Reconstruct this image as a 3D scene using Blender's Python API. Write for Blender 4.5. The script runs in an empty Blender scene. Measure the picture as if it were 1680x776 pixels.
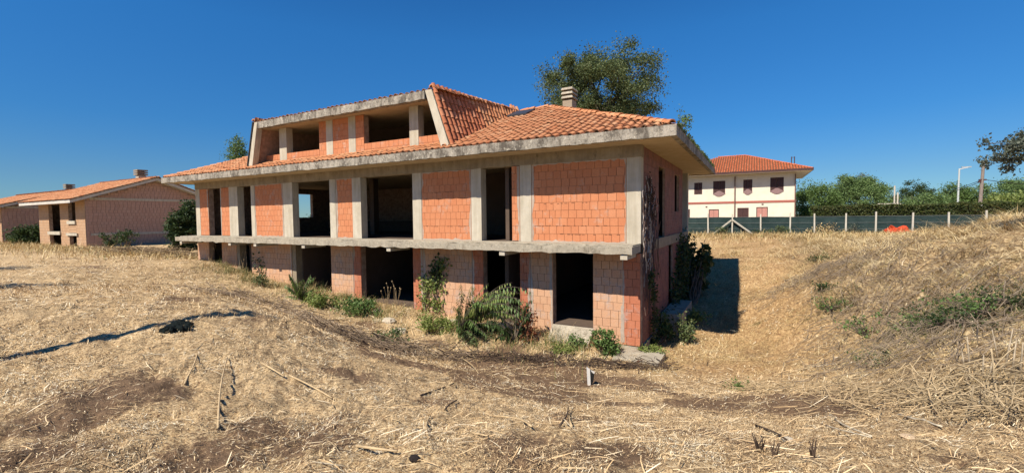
import bpy, math, random
import numpy as np
from mathutils import Vector, Matrix
random.seed(7); rng = np.random.default_rng(11)
S = bpy.context.scene
COL = S.collection
pi = math.pi
# ------------------------------------------------------------------ camera, sky, sun
# world axes: X along the facade, Y into depth, Z up, eye at the origin
FPX, CX, CY = 725.0, 840.0, 388.0
_L = np.array([-485-CX, -(371-CY), FPX]); _R = np.array([1237-CX, -(352-CY), FPX])
_L /= np.linalg.norm(_L); _R /= np.linalg.norm(_R)
_X = -_L; _Y = _R-(_R@_X)*_X; _Y /= np.linalg.norm(_Y); _Z = np.cross(_X, _Y)
if _Z[1] < 0: _Z = -_Z
M = np.array([_X, _Y, _Z])
cam_d = bpy.data.cameras.new('camera'); cam = bpy.data.objects.new('camera', cam_d); COL.objects.link(cam)
cam_d.sensor_width = 36.0; cam_d.lens = FPX/1680*36.0; cam_d.clip_start = 0.05; cam_d.clip_end = 6000
r, u, b = M[:, 0], M[:, 1], -M[:, 2]
cam.matrix_world = Matrix(((r[0], u[0], b[0], 0), (r[1], u[1], b[1], 0), (r[2], u[2], b[2], 0), (0, 0, 0, 1)))
S.camera = cam
SUN = Vector((-0.21, -0.82, 1.0)).normalized()      # direction towards the sun
EL = math.asin(SUN.z); AZ = math.atan2(SUN.x, SUN.y)
W = bpy.data.worlds.new('World'); S.world = W; W.use_nodes = True
nt = W.node_tree; bg = nt.nodes['Background']
sky = nt.nodes.new('ShaderNodeTexSky'); sky.sky_type = 'NISHITA'; sky.sun_disc = False
sky.sun_elevation = EL; sky.sun_rotation = AZ; sky.altitude = 50; sky.air_density = 1.0; sky.dust_density = 0.0; sky.ozone_density = 3.0
hs = nt.nodes.new('ShaderNodeHueSaturation'); hs.inputs['Saturation'].default_value = 1.0; hs.inputs['Value'].default_value = 0.95
tc = nt.nodes.new('ShaderNodeTexCoord'); sx = nt.nodes.new('ShaderNodeSeparateXYZ'); rp = nt.nodes.new('ShaderNodeValToRGB'); mm = nt.nodes.new('ShaderNodeMix'); mm.data_type = 'RGBA'; mm.blend_type = 'MULTIPLY'; mm.inputs[0].default_value = 1
nt.links.new(tc.outputs['Generated'], sx.inputs[0]); nt.links.new(sx.outputs['Z'], rp.inputs[0])
for i, (p_, c_) in enumerate(((0.0, (.45, .74, 1.04, 1)), (.08, (.40, .72, 1.06, 1)), (.18, (.28, .79, 1.26, 1)), (.36, (.27, .97, 1.56, 1)), (.62, (.19, .78, 1.42, 1)), (1.0, (.18, .58, .92, 1)))):
    if i > 1: rp.color_ramp.elements.new(p_)
    rp.color_ramp.elements[i].position = p_; rp.color_ramp.elements[i].color = c_
nt.links.new(sky.outputs[0], hs.inputs['Color']); nt.links.new(hs.outputs[0], mm.inputs[6]); nt.links.new(rp.outputs[0], mm.inputs[7]); nt.links.new(mm.outputs[2], bg.inputs[0]); bg.inputs[1].default_value = 0.064
sl = bpy.data.lights.new('sun', 'SUN'); sl.energy = 5.0; sl.angle = math.radians(0.53); sl.color = (1.0, 0.93, 0.82)
so = bpy.data.objects.new('sun', sl); COL.objects.link(so); so.rotation_euler = SUN.to_track_quat('Z', 'Y').to_euler(); so.location = (0, 0, 30)
S.view_settings.view_transform = 'Standard'; S.view_settings.look = 'None'; S.view_settings.exposure = 0.42
S.render.engine = 'CYCLES'
S.cycles.max_bounces = 6; S.cycles.diffuse_bounces = 1

def ray(px, py): return M@np.array([px-CX, -(py-CY), FPX])
def onZ(px, py, z): q = ray(px, py); return q*(z/q[2])
def onY(px, py, y): q = ray(px, py); return q*(y/q[1])
def onX(px, py, x): q = ray(px, py); return q*(x/q[0])
def proj(P):
    c = np.asarray(P)@M
    return CX+FPX*c[..., 0]/c[..., 2], CY-FPX*c[..., 1]/c[..., 2], c[..., 2]

# ------------------------------------------------------------------ materials
def srgb(c): return tuple(((x/255)/12.92 if x/255 <= .04045 else ((x/255+.055)/1.055)**2.4) for x in c)+(1,)
class Mat:
    def __init__(s, name, rough=0.9, spec=0.25):
        s.m = bpy.data.materials.new(name); s.m.use_nodes = True; s.t = s.m.node_tree; s.b = s.t.nodes['Principled BSDF']
        s.b.inputs['Roughness'].default_value = rough
        s.b.inputs['Specular IOR Level'].default_value = spec
        s.g = s.n('ShaderNodeNewGeometry'); s.P = s.g.outputs['Position']
    def n(s, t, **k):
        o = s.t.nodes.new(t)
        for a, v in k.items(): setattr(o, a, v)
        return o
    def l(s, a, b): s.t.links.new(a, b)
    def setin(s, sock, v):
        if isinstance(v, bpy.types.NodeSocket): s.l(v, sock)
        else: sock.default_value = v
    def noise(s, scale, detail=4, rough=.6, vec=None, stretch=None, dist=0.0):
        o = s.n('ShaderNodeTexNoise'); o.inputs['Scale'].default_value = scale; o.inputs['Detail'].default_value = detail
        o.inputs['Roughness'].default_value = rough; o.inputs['Distortion'].default_value = dist
        v = vec or s.P
        if stretch:
            mp = s.n('ShaderNodeMapping'); mp.inputs['Scale'].default_value = stretch[:3]
            if len(stretch) > 3: mp.inputs['Rotation'].default_value = (0, 0, stretch[3])
            s.l(v, mp.inputs[0]); v = mp.outputs[0]
        s.l(v, o.inputs['Vector']); return o.outputs['Fac']
    def ramp(s, fac, stops):
        o = s.n('ShaderNodeValToRGB'); e = o.color_ramp.elements
        while len(e) < len(stops): e.new(.5)
        for i, (p, c) in enumerate(stops):
            e[i].position = p; e[i].color = c if len(c) == 4 else tuple(c)+(1,)
        s.l(fac, o.inputs[0]); return o.outputs[0]
    def map(s, v, a, b, c=0., d=1.):
        o = s.n('ShaderNodeMapRange'); s.l(v, o.inputs[0])
        for i, x in enumerate((a, b, c, d)): o.inputs[i+1].default_value = x
        return o.outputs[0]
    def mix(s, fac, a, b, mode='MIX'):
        o = s.n('ShaderNodeMix', data_type='RGBA', blend_type=mode)
        s.setin(o.inputs[0], fac); s.setin(o.inputs[6], a); s.setin(o.inputs[7], b); return o.outputs[2]
    def math(s, op, a, b=0.):
        o = s.n('ShaderNodeMath', operation=op); s.setin(o.inputs[0], a); s.setin(o.inputs[1], b); return o.outputs[0]
    def attr(s, name): return s.n('ShaderNodeAttribute', attribute_name=name)
    def rnd(s):
        # own random number of the piece: object random + per-face tint of joined pieces
        a = s.attr('tint').outputs['Fac']; o = s.n('ShaderNodeObjectInfo').outputs['Random']
        return s.math('FRACT', s.math('ADD', a, o))
    def color(s, c): s.setin(s.b.inputs['Base Color'], c)
    def bump(s, h, dist=.01, strength=.6):
        o = s.n('ShaderNodeBump'); o.inputs['Distance'].default_value = dist; o.inputs['Strength'].default_value = strength
        s.l(h, o.inputs['Height']); s.l(o.outputs[0], s.b.inputs['Normal'])

def mat_brick(name, base, dark, pale, smear, smear_amt):
    m = Mat(name, .92); rn = m.rnd()
    c = m.mix(.6, m.ramp(rn, [(0, dark), (.35, base), (.75, base), (1, pale)]), base)
    c = m.mix(m.map(m.noise(3.0, 5, .7), .35, .75), c, m.mix(.5, c, dark), 'MIX')
    sm = m.map(m.noise(2.2, 7, .72), .60-smear_amt, .72-smear_amt*.7)
    sm = m.math('MULTIPLY', sm, m.map(m.noise(28, 3), .35, .6))
    c = m.mix(m.math('MULTIPLY', sm, .8), c, smear)
    c = m.mix(.35, c, m.ramp(m.noise(60, 3, .7), [(.3, (.3, .25, .2)), (.7, (1, 1, 1))]), 'MULTIPLY')
    m.color(c)
    groove = m.noise(9, 2, .5, stretch=(1, 1, 14))
    m.bump(m.math('ADD', groove, m.noise(40, 3)), .006, .5); return m.m
MB_ORANGE = mat_brick('orange_clay_block', (.66, .265, .125, 1), (.58, .20, .09, 1), (.72, .34, .185, 1), (.55, .46, .38, 1), .03)
MB_PALE = mat_brick('pale_clay_block', (.70, .41, .24, 1), (.60, .31, .18, 1), (.76, .49, .31, 1), (.5, .43, .38, 1), .10)
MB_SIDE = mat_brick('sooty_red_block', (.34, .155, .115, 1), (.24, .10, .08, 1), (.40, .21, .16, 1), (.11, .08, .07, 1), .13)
MB_RED = mat_brick('red_clay_block', (.58, .215, .115, 1), (.48, .155, .08, 1), (.62, .29, .17, 1), (.5, .42, .38, 1), .07)
MB_FAR = mat_brick('weathered_brick', (.60, .37, .27, 1), (.50, .29, .21, 1), (.66, .44, .33, 1), (.4, .33, .28, 1), .05)
MB_TAN = mat_brick('tan_block', (.60, .38, .22, 1), (.5, .29, .16, 1), (.66, .45, .3, 1), (.5, .42, .33, 1), .05)

def mat_mortar():
    m = Mat('mortar', .95); m.color(m.ramp(m.noise(5, 5), [(.3, (.25, .15, .11)), (.6, (.42, .3, .22)), (.8, (.5, .42, .34))])); m.bump(m.noise(40), .008); return m.m
MORTAR = mat_mortar()
def mat_concrete(name, lo, hi, stain, amt, board=True, lichen=0.0):
    m = Mat(name, .93)
    c = m.ramp(m.noise(2.5, 6, .65), [(.3, lo), (.7, hi)])
    if board: c = m.mix(.4, c, m.ramp(m.noise(7, 3, .6, stretch=(1, 1, .08)), [(.35, (.55, .5, .42)), (.65, (1, 1, 1))]), 'MULTIPLY')
    st = m.map(m.noise(3.5, 8, .75, stretch=(1, 1, .45)), .66-amt, .78-amt*.8)
    c = m.mix(m.math('MULTIPLY', st, .85), c, stain)
    if lichen:
        c = m.mix(m.math('MULTIPLY', m.map(m.noise(9, 6, .75), .57, .64), lichen), c, (.60, .54, .42, 1))
        c = m.mix(m.math('MULTIPLY', m.map(m.noise(17, 5, .7), .55, .66), lichen), c, (.06, .05, .04, 1))
    m.color(c); m.bump(m.math('ADD', m.noise(18, 6, .7), m.noise(90, 2)), .01, .7); return m.m
CONC = mat_concrete('column_concrete', (.50, .44, .335), (.62, .55, .43), (.36, .30, .21, 1), .02)
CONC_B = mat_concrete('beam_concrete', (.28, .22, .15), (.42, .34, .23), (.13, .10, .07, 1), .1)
CONC_L = mat_concrete('lichen_concrete', (.27, .24, .19), (.47, .41, .33), (.08, .065, .05, 1), .22, False, .95)
CONC_S = mat_concrete('slab_concrete', (.32, .275, .205), (.48, .415, .31), (.15, .12, .08, 1), .13, False, .55)
SOFF = mat_concrete('soffit_concrete', (.46, .34, .2), (.56, .44, .28), (.3, .2, .11, 1), .05, False)
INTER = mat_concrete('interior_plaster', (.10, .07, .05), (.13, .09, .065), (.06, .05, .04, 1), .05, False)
def mat_tile(name, base, dark, pale):
    m = Mat(name, .85); rn = m.rnd()
    c = m.ramp(rn, [(0, dark), (.3, base), (.75, base), (1, pale)])
    c = m.mix(.45, c, m.ramp(m.noise(6, 5, .7), [(.3, (.55, .42, .36)), (.65, (1, 1, 1))]), 'MULTIPLY')
    c = m.mix(m.math('MULTIPLY', m.map(m.noise(14, 6, .8), .6, .68), .55), c, (.2, .13, .08, 1))
    m.color(c); m.bump(m.noise(60, 3), .003, .4); return m.m
TILE = mat_tile('terracotta_tile', (.62, .28, .13, 1), (.54, .21, .09, 1), (.68, .38, .2, 1))
TILE2 = mat_tile('dark_red_tile', (.52, .19, .09, 1), (.38, .12, .06, 1), (.58, .27, .15, 1))  # dormer side tiles: grazing sun and mossy joints put into the colour
TILE_R = mat_tile('red_tile', (.60, .165, .065, 1), (.50, .12, .05, 1), (.66, .23, .11, 1))
def mat_plain(name, c, rough=.8, var=.15, scale=8):
    m = Mat(name, rough)
    m.color(m.mix(1.0, tuple(c)+(1,), m.ramp(m.noise(scale, 4), [(.3, (1-var*2,)*3), (.7, (1, 1, 1))]), 'MULTIPLY')); m.bump(m.noise(scale*5, 3), .003, .4); return m.m
def mat_leaf(name, lo, mid, hi, rough=.55, trans=.25):
    m = Mat(name, rough, .3); m.color(m.ramp(m.rnd(), [(0, lo), (.5, mid), (1, hi)]))
    tr = m.n('ShaderNodeBsdfTranslucent'); m.setin(tr.inputs[0], tuple(x*1.3 for x in mid)+(1,))
    mx = m.n('ShaderNodeMixShader'); mx.inputs[0].default_value = trans
    m.l(m.b.outputs[0], mx.inputs[1]); m.l(tr.outputs[0], mx.inputs[2]); m.l(mx.outputs[0], m.t.nodes['Material Output'].inputs[0]); return m.m
LEAF_D = mat_leaf('dark_leaf', (.025, .04, .014), (.045, .075, .022), (.08, .12, .035))
LEAF_M = mat_leaf('mid_leaf', (.06, .10, .025), (.11, .18, .045), (.18, .26, .08))
LEAF_Y = mat_leaf('light_leaf', (.10, .14, .03), (.20, .25, .06), (.30, .32, .10))
LEAF_O = mat_leaf('olive_leaf', (.05, .075, .025), (.095, .13, .045), (.18, .20, .08), trans=.22)
LEAF_G = mat_leaf('grey_green_leaf', (.06, .075, .05), (.11, .13, .09), (.18, .19, .14))
LEAF_B = mat_leaf('bright_leaf', (.07, .12, .035), (.13, .20, .06), (.20, .28, .10))
HEDGE = mat_leaf('hedge_leaf', (.03, .05, .012), (.07, .09, .02), (.13, .12, .04))
BARK = mat_plain('bark', (.19, .15, .11), .9, .3, 5)
TWIG = mat_plain('dead_twig', (.12, .08, .055), .95, .3, 6)
STRAW = Mat('straw', .75, .3); STRAW.color(STRAW.ramp(STRAW.attr('tint').outputs['Fac'], [(0, (.11, .06, .034)), (.18, (.31, .19, .095)), (.4, (.64, .43, .215)), (.75, (.86, .645, .365)), (1, (.95, .85, .63))])); STRAW = STRAW.m
GRASS = Mat('dry_grass_blades', .75, .3); GRASS.color(GRASS.ramp(GRASS.attr('tint').outputs['Fac'], [(0, (.06, .10, .02)), (.12, (.14, .16, .04)), (.16, (.15, .10, .06)), (.45, (.40, .26, .11)), (.75, (.66, .47, .21)), (1, (.78, .63, .36))])); GRASS = GRASS.m
STALK = mat_plain('dry_stalk', (.62, .45, .25), .7, .2, 10)
STALK_R = mat_plain('weathered_reed', (.58, .46, .31), .7, .3, 9)
STALK_W = mat_plain('pale_reed', (.72, .62, .45), .6, .15, 12)

# ------------------------------------------------------------------ mesh helpers
class MB:
    def __init__(s): s.v = []; s.f = []; s.m = []; s.t = []
    def add(s, v, f, mi=0, t=0.):
        k = len(s.v); s.v += [tuple(x) for x in v]; s.f += [tuple(i+k for i in q) for q in f]; s.m += [mi]*len(f); s.t += [t]*len(f)
    def box(s, x0, x1, y0, y1, z0, z1, mi=0, t=0.):
        v = [(x, y, z) for z in (z0, z1) for y in (y0, y1) for x in (x0, x1)]
        s.add(v, [(0, 2, 3, 1), (4, 5, 7, 6), (0, 1, 5, 4), (2, 6, 7, 3), (0, 4, 6, 2), (1, 3, 7, 5)], mi, t)
    def tube(s, pts, rads, n=6, mi=0, t=0., cap=True):
        pts = [Vector(p) for p in pts]
        if not isinstance(rads, (list, tuple)): rads = [rads]*len(pts)
        v = []; f = []
        up = Vector((0.13, 0.37, 0.92))
        for i, p in enumerate(pts):
            d = (pts[min(i+1, len(pts)-1)]-pts[max(i-1, 0)]).normalized()
            a = d.cross(up)
            if a.length < .1: a = d.cross(Vector((1, 0, 0)))
            a.normalize(); c = d.cross(a)
            for k in range(n):
                th = 2*pi*k/n; v.append(p+(a*math.cos(th)+c*math.sin(th))*rads[i])
        for i in range(len(pts)-1):
            for k in range(n):
                f.append((i*n+k, i*n+(k+1) % n, (i+1)*n+(k+1) % n, (i+1)*n+k))
        if cap: f.append(tuple(range(n-1, -1, -1))); f.append(tuple((len(pts)-1)*n+k for k in range(n)))
        s.add(v, f, mi, t)
    def prism(s, poly, d, mi=0, t=0.):
        """poly: 3d points, extruded by the vector d"""
        n = len(poly); d = Vector(d); a = [Vector(p) for p in poly]; v = a+[p+d for p in a]
        s.add(v, [tuple(range(n-1, -1, -1)), tuple(range(n, 2*n))]+[(i, (i+1) % n, n+(i+1) % n, n+i) for i in range(n)], mi, t)
    def build(s, name, mats, parent=None, loc=None, smooth=False, tint=False, **props):
        me = bpy.data.meshes.new(name); me.from_pydata(s.v, [], s.f)
        if not isinstance(mats, (list, tuple)): mats = [mats]
        for m in mats: me.materials.append(m)
        if len(mats) > 1: me.polygons.foreach_set('material_index', s.m)
        if smooth: me.polygons.foreach_set('use_smooth', [True]*len(s.f))
        if tint or any(s.t): at = me.attributes.new('tint', 'FLOAT', 'FACE'); at.data.foreach_set('value', s.t)
        me.update(); o = bpy.data.objects.new(name, me); COL.objects.link(o)
        fix(o, parent, loc); tag(o, **props); return o
def fix(o, parent, loc=None):
    if parent: o.parent = parent; o.matrix_parent_inverse = Matrix.Identity(4); 
    if parent: o.location = -WLOC(parent)
    if loc is not None: o.location = Vector(loc)
def WLOC(o):
    v = Vector((0, 0, 0))
    while o: v += o.location; o = o.parent
    return v
def tag(o, label=None, cat=None, group=None, kind=None):
    if label: o['label'] = label
    if cat: o['category'] = cat
    if group: o['group'] = group
    if kind: o['kind'] = kind
    return o
def thing(name, loc, label, cat, group=None):
    o = bpy.data.objects.new(name, None); COL.objects.link(o); o.location = loc; o.empty_display_size = .3
    return tag(o, label, cat, group)
def np_mesh(name, V, F, mats, parent=None, tint=None, smooth=False, **props):
    """V (n,3), F (m,4) or (m,3)"""
    me = bpy.data.meshes.new(name); k = F.shape[1]; n = len(F)
    me.vertices.add(len(V)); me.vertices.foreach_set('co', np.ascontiguousarray(V, dtype=np.float32).ravel())
    me.loops.add(n*k); me.loops.foreach_set('vertex_index', np.ascontiguousarray(F, dtype=np.int32).ravel())
    me.polygons.add(n); me.polygons.foreach_set('loop_start', np.arange(0, n*k, k, dtype=np.int32)); 
    me.polygons.foreach_set('use_smooth', np.full(n, smooth, bool))
    for m in (mats if isinstance(mats, (list, tuple)) else [mats]): me.materials.append(m)
    if tint is not None: at = me.attributes.new('tint', 'FLOAT', 'FACE'); at.data.foreach_set('value', np.ascontiguousarray(tint, dtype=np.float32))
    me.update(calc_edges=True); me.validate()
    o = bpy.data.objects.new(name, me); COL.objects.link(o); fix(o, parent); tag(o, **props); return o
def rough_beam(mb, p0, p1, w, h, jit=.01, step=.22, mi=0, wdir=None, lip=0.0):
    """ragged cast-concrete bar: p0-p1 is its lower outer edge, w goes along wdir, h goes up"""
    p0 = Vector(p0); p1 = Vector(p1); d = p1-p0; n = max(2, int(d.length/step)); wd = Vector(wdir)*w; up = Vector((0, 0, h))
    v = []; f = []
    for i in range(n+1):
        p = p0+d*(i/n)
        js = [random.gauss(0, jit) if 0 < i < n else 0 for _ in range(4)]
        v += [p+Vector((0, 0, js[0]*1.3+(random.random() < .12)*lip)), p+up+Vector((0, 0, js[1])), p+up+wd, p+wd]
    for i in range(n):
        for k in range(4): f.append((i*4+k, i*4+(k+1) % 4, i*4+4+(k+1) % 4, i*4+4+k))
    f += [(3, 2, 1, 0), (n*4, n*4+1, n*4+2, n*4+3)]
    mb.add(v, f, mi)

# value noise
_perm = rng.random((256, 256))
def vnoise(x, y):
    xi = np.floor(x).astype(int); yi = np.floor(y).astype(int); fx = x-xi; fy = y-yi
    fx = fx*fx*(3-2*fx); fy = fy*fy*(3-2*fy)
    a = _perm[xi % 256, yi % 256]; b_ = _perm[(xi+1) % 256, yi % 256]; c = _perm[xi % 256, (yi+1) % 256]; d = _perm[(xi+1) % 256, (yi+1) % 256]
    return (a*(1-fx)+b_*fx)*(1-fy)+(c*(1-fx)+d*fx)*fy-.5
def fbm(x, y, o=4):
    s = 0; a = 1
    for i in range(o): s = s+a*vnoise(x*2**i+17*i, y*2**i+31*i); a *= .5
    return s

# ------------------------------------------------------------------ the ground
CP = [(0,776,-1.72),(420,776,-1.72),(840,776,-1.72),(1260,776,-1.75),(1680,776,-1.72),
(0,660,-1.8),(300,660,-1.85),(600,660,-2.2),(850,680,-2.6),(1100,680,-2.85),(1350,690,-2.6),(1600,690,-2.1),
(0,588,-1.83),(200,577,-1.88),(340,548,-1.85),(450,520,-1.95),(250,480,-1.95),(0,480,-1.9),(0,430,-2.0),(150,425,-2.05),(300,412,-2.15),(60,406,-2.15),
(330,432,-2.25),(366,432,-2.4),(414,455,-2.85),(480,490,-3.3),(594,515,-3.75),(700,545,-4.0),(860,575,-4.15),
(420,500,-2.25),(500,530,-2.7),(600,575,-3.15),(700,600,-3.5),(850,620,-3.75),(1000,620,-3.95),(1110,600,-4.15),
(1210,552,-4.3),(1150,545,-4.3),(1170,500,-3.85),(1210,430,-2.7),(1150,395,-2.1),(1250,420,-2.5),(1160,384,-1.72),(1340,384,-1.66),(1500,384,-1.6),
(1260,640,-3.7),(1280,560,-4.0),(1270,480,-3.4),(1300,400,-2.0),(1400,620,-3.3),(1400,520,-3.0),(1400,430,-2.0),(1550,395,-1.6),(1500,560,-2.6),(1520,470,-2.1),
(1680,520,-1.9),(1680,600,-1.95),(1680,440,-1.35),(1640,360,-.36),(1600,374,-.8),(1450,393,-1.7),(1500,394,-1.7),(1400,394,-1.8),(1340,452,-2.35),(1322,520,-3.25),(1400,478,-2.4),(1680,356,-.26),(1560,383,-1.4)]
G = np.array([onZ(*p) for p in CP])
extra = [(-12,13.25,-3.62),(-9,13.3,-3.68),(-7.3,13.3,-3.72),(-14.5,13.25,-3.45),(-11,14.4,-3.6),(-5,13.3,-3.95),(-12,-6,-1.75),(0,-8,-1.7),(10,-4,-1.6),(-25,-5,-1.9),(-60,0,-2.1),(-60,30,-2.1),(-90,60,-2.1),(-29,25,-2.3),(-15,27,-2.3),(-5,60,-1.8),(25,60,-1.6),(-40,60,-2.0),
         (30,20,-1.3),(16,8,-1.4),(60,60,-1.7),(0,100,-1.8),(-50,100,-2),(50,100,-1.7),(0,0,-1.68),(18,27,-.3),(16,44,-1.5),(80,0,-1.7),(-100,-20,-2.1),(0,-40,-1.8)]
G = np.vstack([G, np.array(extra, float)])
def _k(r2): return np.where(r2 > 1e-9, .5*r2*np.log(np.maximum(r2, 1e-9)), 0)
def _tps_fit(G, lam=.3):
    n = len(G); d2 = ((G[:, None, :2]-G[None, :, :2])**2).sum(-1); K = _k(d2)+lam*np.eye(n)
    Pm = np.hstack([np.ones((n, 1)), G[:, :2]]); A = np.zeros((n+3, n+3)); A[:n, :n] = K; A[:n, n:] = Pm; A[n:, :n] = Pm.T
    return np.linalg.solve(A, np.concatenate([G[:, 2], [0, 0, 0]]))
_w = _tps_fit(G)
FP = (-27.8, -3.08, 13.6, 24.2)      # footprint of the house, dug out
def tps(x, y):
    out = np.empty(len(x))
    for i in range(0, len(x), 20000):
        xs = x[i:i+20000]; ys = y[i:i+20000]
        d2 = (xs[:, None]-G[None, :, 0])**2+(ys[:, None]-G[None, :, 1])**2
        out[i:i+20000] = _k(d2)@_w[:-3]+_w[-3]+_w[-2]*xs+_w[-1]*ys
    return out
def ground(x, y, fine=True):
    x = np.asarray(x, float); y = np.asarray(y, float); sh = x.shape; x = x.ravel(); y = y.ravel()
    R = np.hypot(x, y); k = np.minimum(1, 95/np.maximum(R, 1e-6))
    z = tps(x*k, y*k); far = np.clip((R-70)/60, 0, 1); z = z*(1-far)+(-1.9)*far
    amp = np.clip(R/6, .35, 1.3)*(1-.7*np.clip((R-40)/40, 0, 1))
    z = z+.07*fbm(x*.55, y*.55, 3)*amp
    bank = np.exp(-((x-4.5)/3.0)**2)*np.clip((y-7)/4, 0, 1)*np.clip((34-y)/8, 0, 1)
    z = z+.36*fbm(x*1.3+5, y*1.3, 3)*bank+.34*np.abs(fbm(x*3.3+5, y*3.3+8, 3))*bank+.2*fbm(x*7, y*7, 2)*bank
    if fine:
        nf = np.clip(1.5-R/30, .1, 1)
        z = z+(.065*fbm(x*3.1, y*3.1, 3)+.05*fbm(x*9, y*9, 4))*nf
    ins = (x > FP[0]) & (x < FP[1]) & (y > FP[2]) & (y < FP[3])
    z = np.where(ins, np.minimum(z, -4.3), z)
    return z.reshape(sh)
def gz(x, y): return float(ground(np.array([x]), np.array([y]))[0])
def hit(px, py, n=5):
    """ground point seen at that pixel (march along the ray)"""
    q = ray(px, py); q = q/np.linalg.norm(q); t = 1.6*1.04**np.arange(100); P = q[None]*t[:, None]
    h = ground(P[:, 0], P[:, 1]); below = np.where(P[:, 2] < h)[0]
    i = below[0] if len(below) else len(t)-1
    a, b2 = t[max(i-1, 0)], t[i]
    for _ in range(8):
        m_ = (a+b2)/2; p = q*m_
        if p[2] < gz(p[0], p[1]): b2 = m_
        else: a = m_
    p = q*b2; return Vector((p[0], p[1], gz(p[0], p[1])))
FWD = math.atan2(M[0, 2], M[1, 2])   # heading of the view from +Y
th = np.concatenate([np.linspace(-62, 62, 760), np.linspace(62, 298, 60)[1:-1]])*pi/180+FWD
rr = np.concatenate([[.25], np.geomspace(.7, 60, 430), np.geomspace(64, 3000, 40)])
TH, RR = np.meshgrid(th, rr); GX = RR*np.sin(TH); GY = RR*np.cos(TH)
GZ = ground(GX, GY); nr, nth = GX.shape
V = np.stack([GX, GY, GZ], -1).reshape(-1, 3); V = np.vstack([V, [[0, 0, gz(0, 0)]]])
ii, jj = np.meshgrid(np.arange(nr-1), np.arange(nth), indexing='ij'); j2 = (jj+1) % nth
F = np.stack([ii*nth+jj, ii*nth+j2, (ii+1)*nth+j2, (ii+1)*nth+jj], -1).reshape(-1, 4)
def blobs(x, y, L):
    s = np.zeros_like(x)
    for (px, py, rx, a) in L:
        c = HC[(px, py)]; s = np.maximum(s, a*np.exp(-(((x-c[0])**2+(y-c[1])**2)/rx**2)))
    return s
SOILB = [(940,690,.6,.9),(1080,640,.7,.9),(600,620,.5,.8),(420,700,.4,.8),(220,640,.5,.7),(1000,740,.3,.8),(860,600,1.6,1.3),(890,645,1.2,1.4),(960,622,1.1,1.2),(620,568,1.0,1.2),(690,600,1.1,1.3),(780,622,.9,1.2),(480,640,.5,.8),(560,690,.5,.8),(800,720,.5,.8),(720,660,.5,.9),(1150,570,1.2,.6),(1330,660,.8,1.2),(1240,650,.7,1.1),(1180,660,.6,1),(1400,670,.5,1),(1450,700,.6,1),(80,745,.5,.8),(130,690,.4,.6),(300,740,.4,.7),(1000,665,.5,.9),(1060,700,.5,.9),(950,600,.8,.9),(1640,760,.5,.7),(640,640,.5,.6),(560,720,.35,.6),(1180,690,.4,.7)]
GREENB = [(1640,500,1.2,1),(1560,530,.9,1),(1490,545,.8,.9),(1370,505,.6,.8),(1350,480,.5,.7),(1430,580,.5,.6),(1340,425,.7,.5),(1230,500,.35,.8),(1240,532,.3,.8),(1600,470,.8,.6)]
HC = {(a[0], a[1]): hit(a[0], a[1]) for a in SOILB+GREENB}
def fields(x, y):
    soil = blobs(x, y, SOILB)*.82+.95*fbm(x*.9+40, y*.9, 5)
    soil = np.clip(soil*1.3-.04, 0, 1)
    green = np.clip(blobs(x, y, GREENB)+.5*fbm(x*2+9, y*2, 3)*(blobs(x, y, GREENB) > .05), 0, 1)
    # dry orange grass: right of the house
    px, py, d = proj(np.stack([x, y, np.full_like(x, -3)], -1))
    og = np.clip((x+4.0)/1.5, 0, 1)*np.clip((y-10.5)/2, 0, 1)
    bank = np.clip((x-1.2)/1.6, 0, 1)*np.clip((y-6.0-.0*x)/1.5, 0, 1)
    return soil*(1-og)*(1-bank), og, bank, green
sf, of, bf, gf = fields(V[:, 0], V[:, 1])
g_ = Mat('ground_straw_and_soil', .95, .2)
P = g_.P
soilc = g_.ramp(g_.noise(22, 8, .85), [(.3, (.10, .06, .036)), (.5, (.20, .125, .072)), (.62, (.33, .21, .12)), (.76, (.50, .34, .19))])
fib1 = g_.noise(60, 4, .6, stretch=(1, .3, 1, .5), dist=.6); fib2 = g_.noise(70, 4, .6, stretch=(.3, 1, 1, .3), dist=.6)
fib = g_.math('MAXIMUM', fib1, fib2)
strawc = g_.ramp(fib, [(.40, (.11, .062, .036)), (.47, (.32, .20, .105)), (.53, (.66, .455, .23)), (.66, (.88, .68, .40))])
clump = g_.map(g_.noise(4.5, 9, .82, stretch=(1, .6, 1, .5)), .53, .60)
strawc = g_.mix(g_.math('MULTIPLY', clump, .75), strawc, g_.ramp(g_.noise(45, 4, .8), [(.4, (.07, .042, .024)), (.6, (.36, .24, .13))]))
soilc = g_.mix(g_.map(g_.noise(85, 5, .85), .58, .66), soilc, (.62, .47, .28, 1))
a_s = g_.attr('soil').outputs['Fac']; a_o = g_.attr('orange').outputs['Fac']; a_b = g_.attr('bank').outputs['Fac']; a_g = g_.attr('green').outputs['Fac']
sfac = g_.map(g_.math('ADD', a_s, g_.math('MULTIPLY', g_.math('SUBTRACT', g_.noise(13, 7, .85), .5), 2.2)), .35, .6)
c = g_.mix(sfac, strawc, soilc)
oc = g_.ramp(g_.noise(16, 6, .75, stretch=(1, .4, 1, .4)), [(.36, (.22, .115, .055)), (.5, (.47, .29, .13)), (.62, (.68, .46, .23))])
c = g_.mix(g_.math('MULTIPLY', a_o, .9), c, oc)
bc = g_.ramp(g_.noise(13, 6, .75, stretch=(.5, 1, 1, .6)), [(.40, (.12, .075, .042)), (.5, (.40, .275, .14)), (.60, (.74, .57, .32))])
c = g_.mix(g_.math('MULTIPLY', a_b, .85), c, bc)
c = g_.mix(g_.math('MULTIPLY', g_.map(g_.math('ADD', a_g, g_.math('MULTIPLY', g_.noise(12, 5, .7), .9)), .9, 1.3), .45), c, (.07, .085, .03, 1))
big = g_.ramp(g_.noise(.7, 5, .65), [(.3, (.72, .68, .64)), (.65, (1, 1, 1))])
c = g_.mix(.7, c, big, 'MULTIPLY'); g_.color(c)
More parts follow.
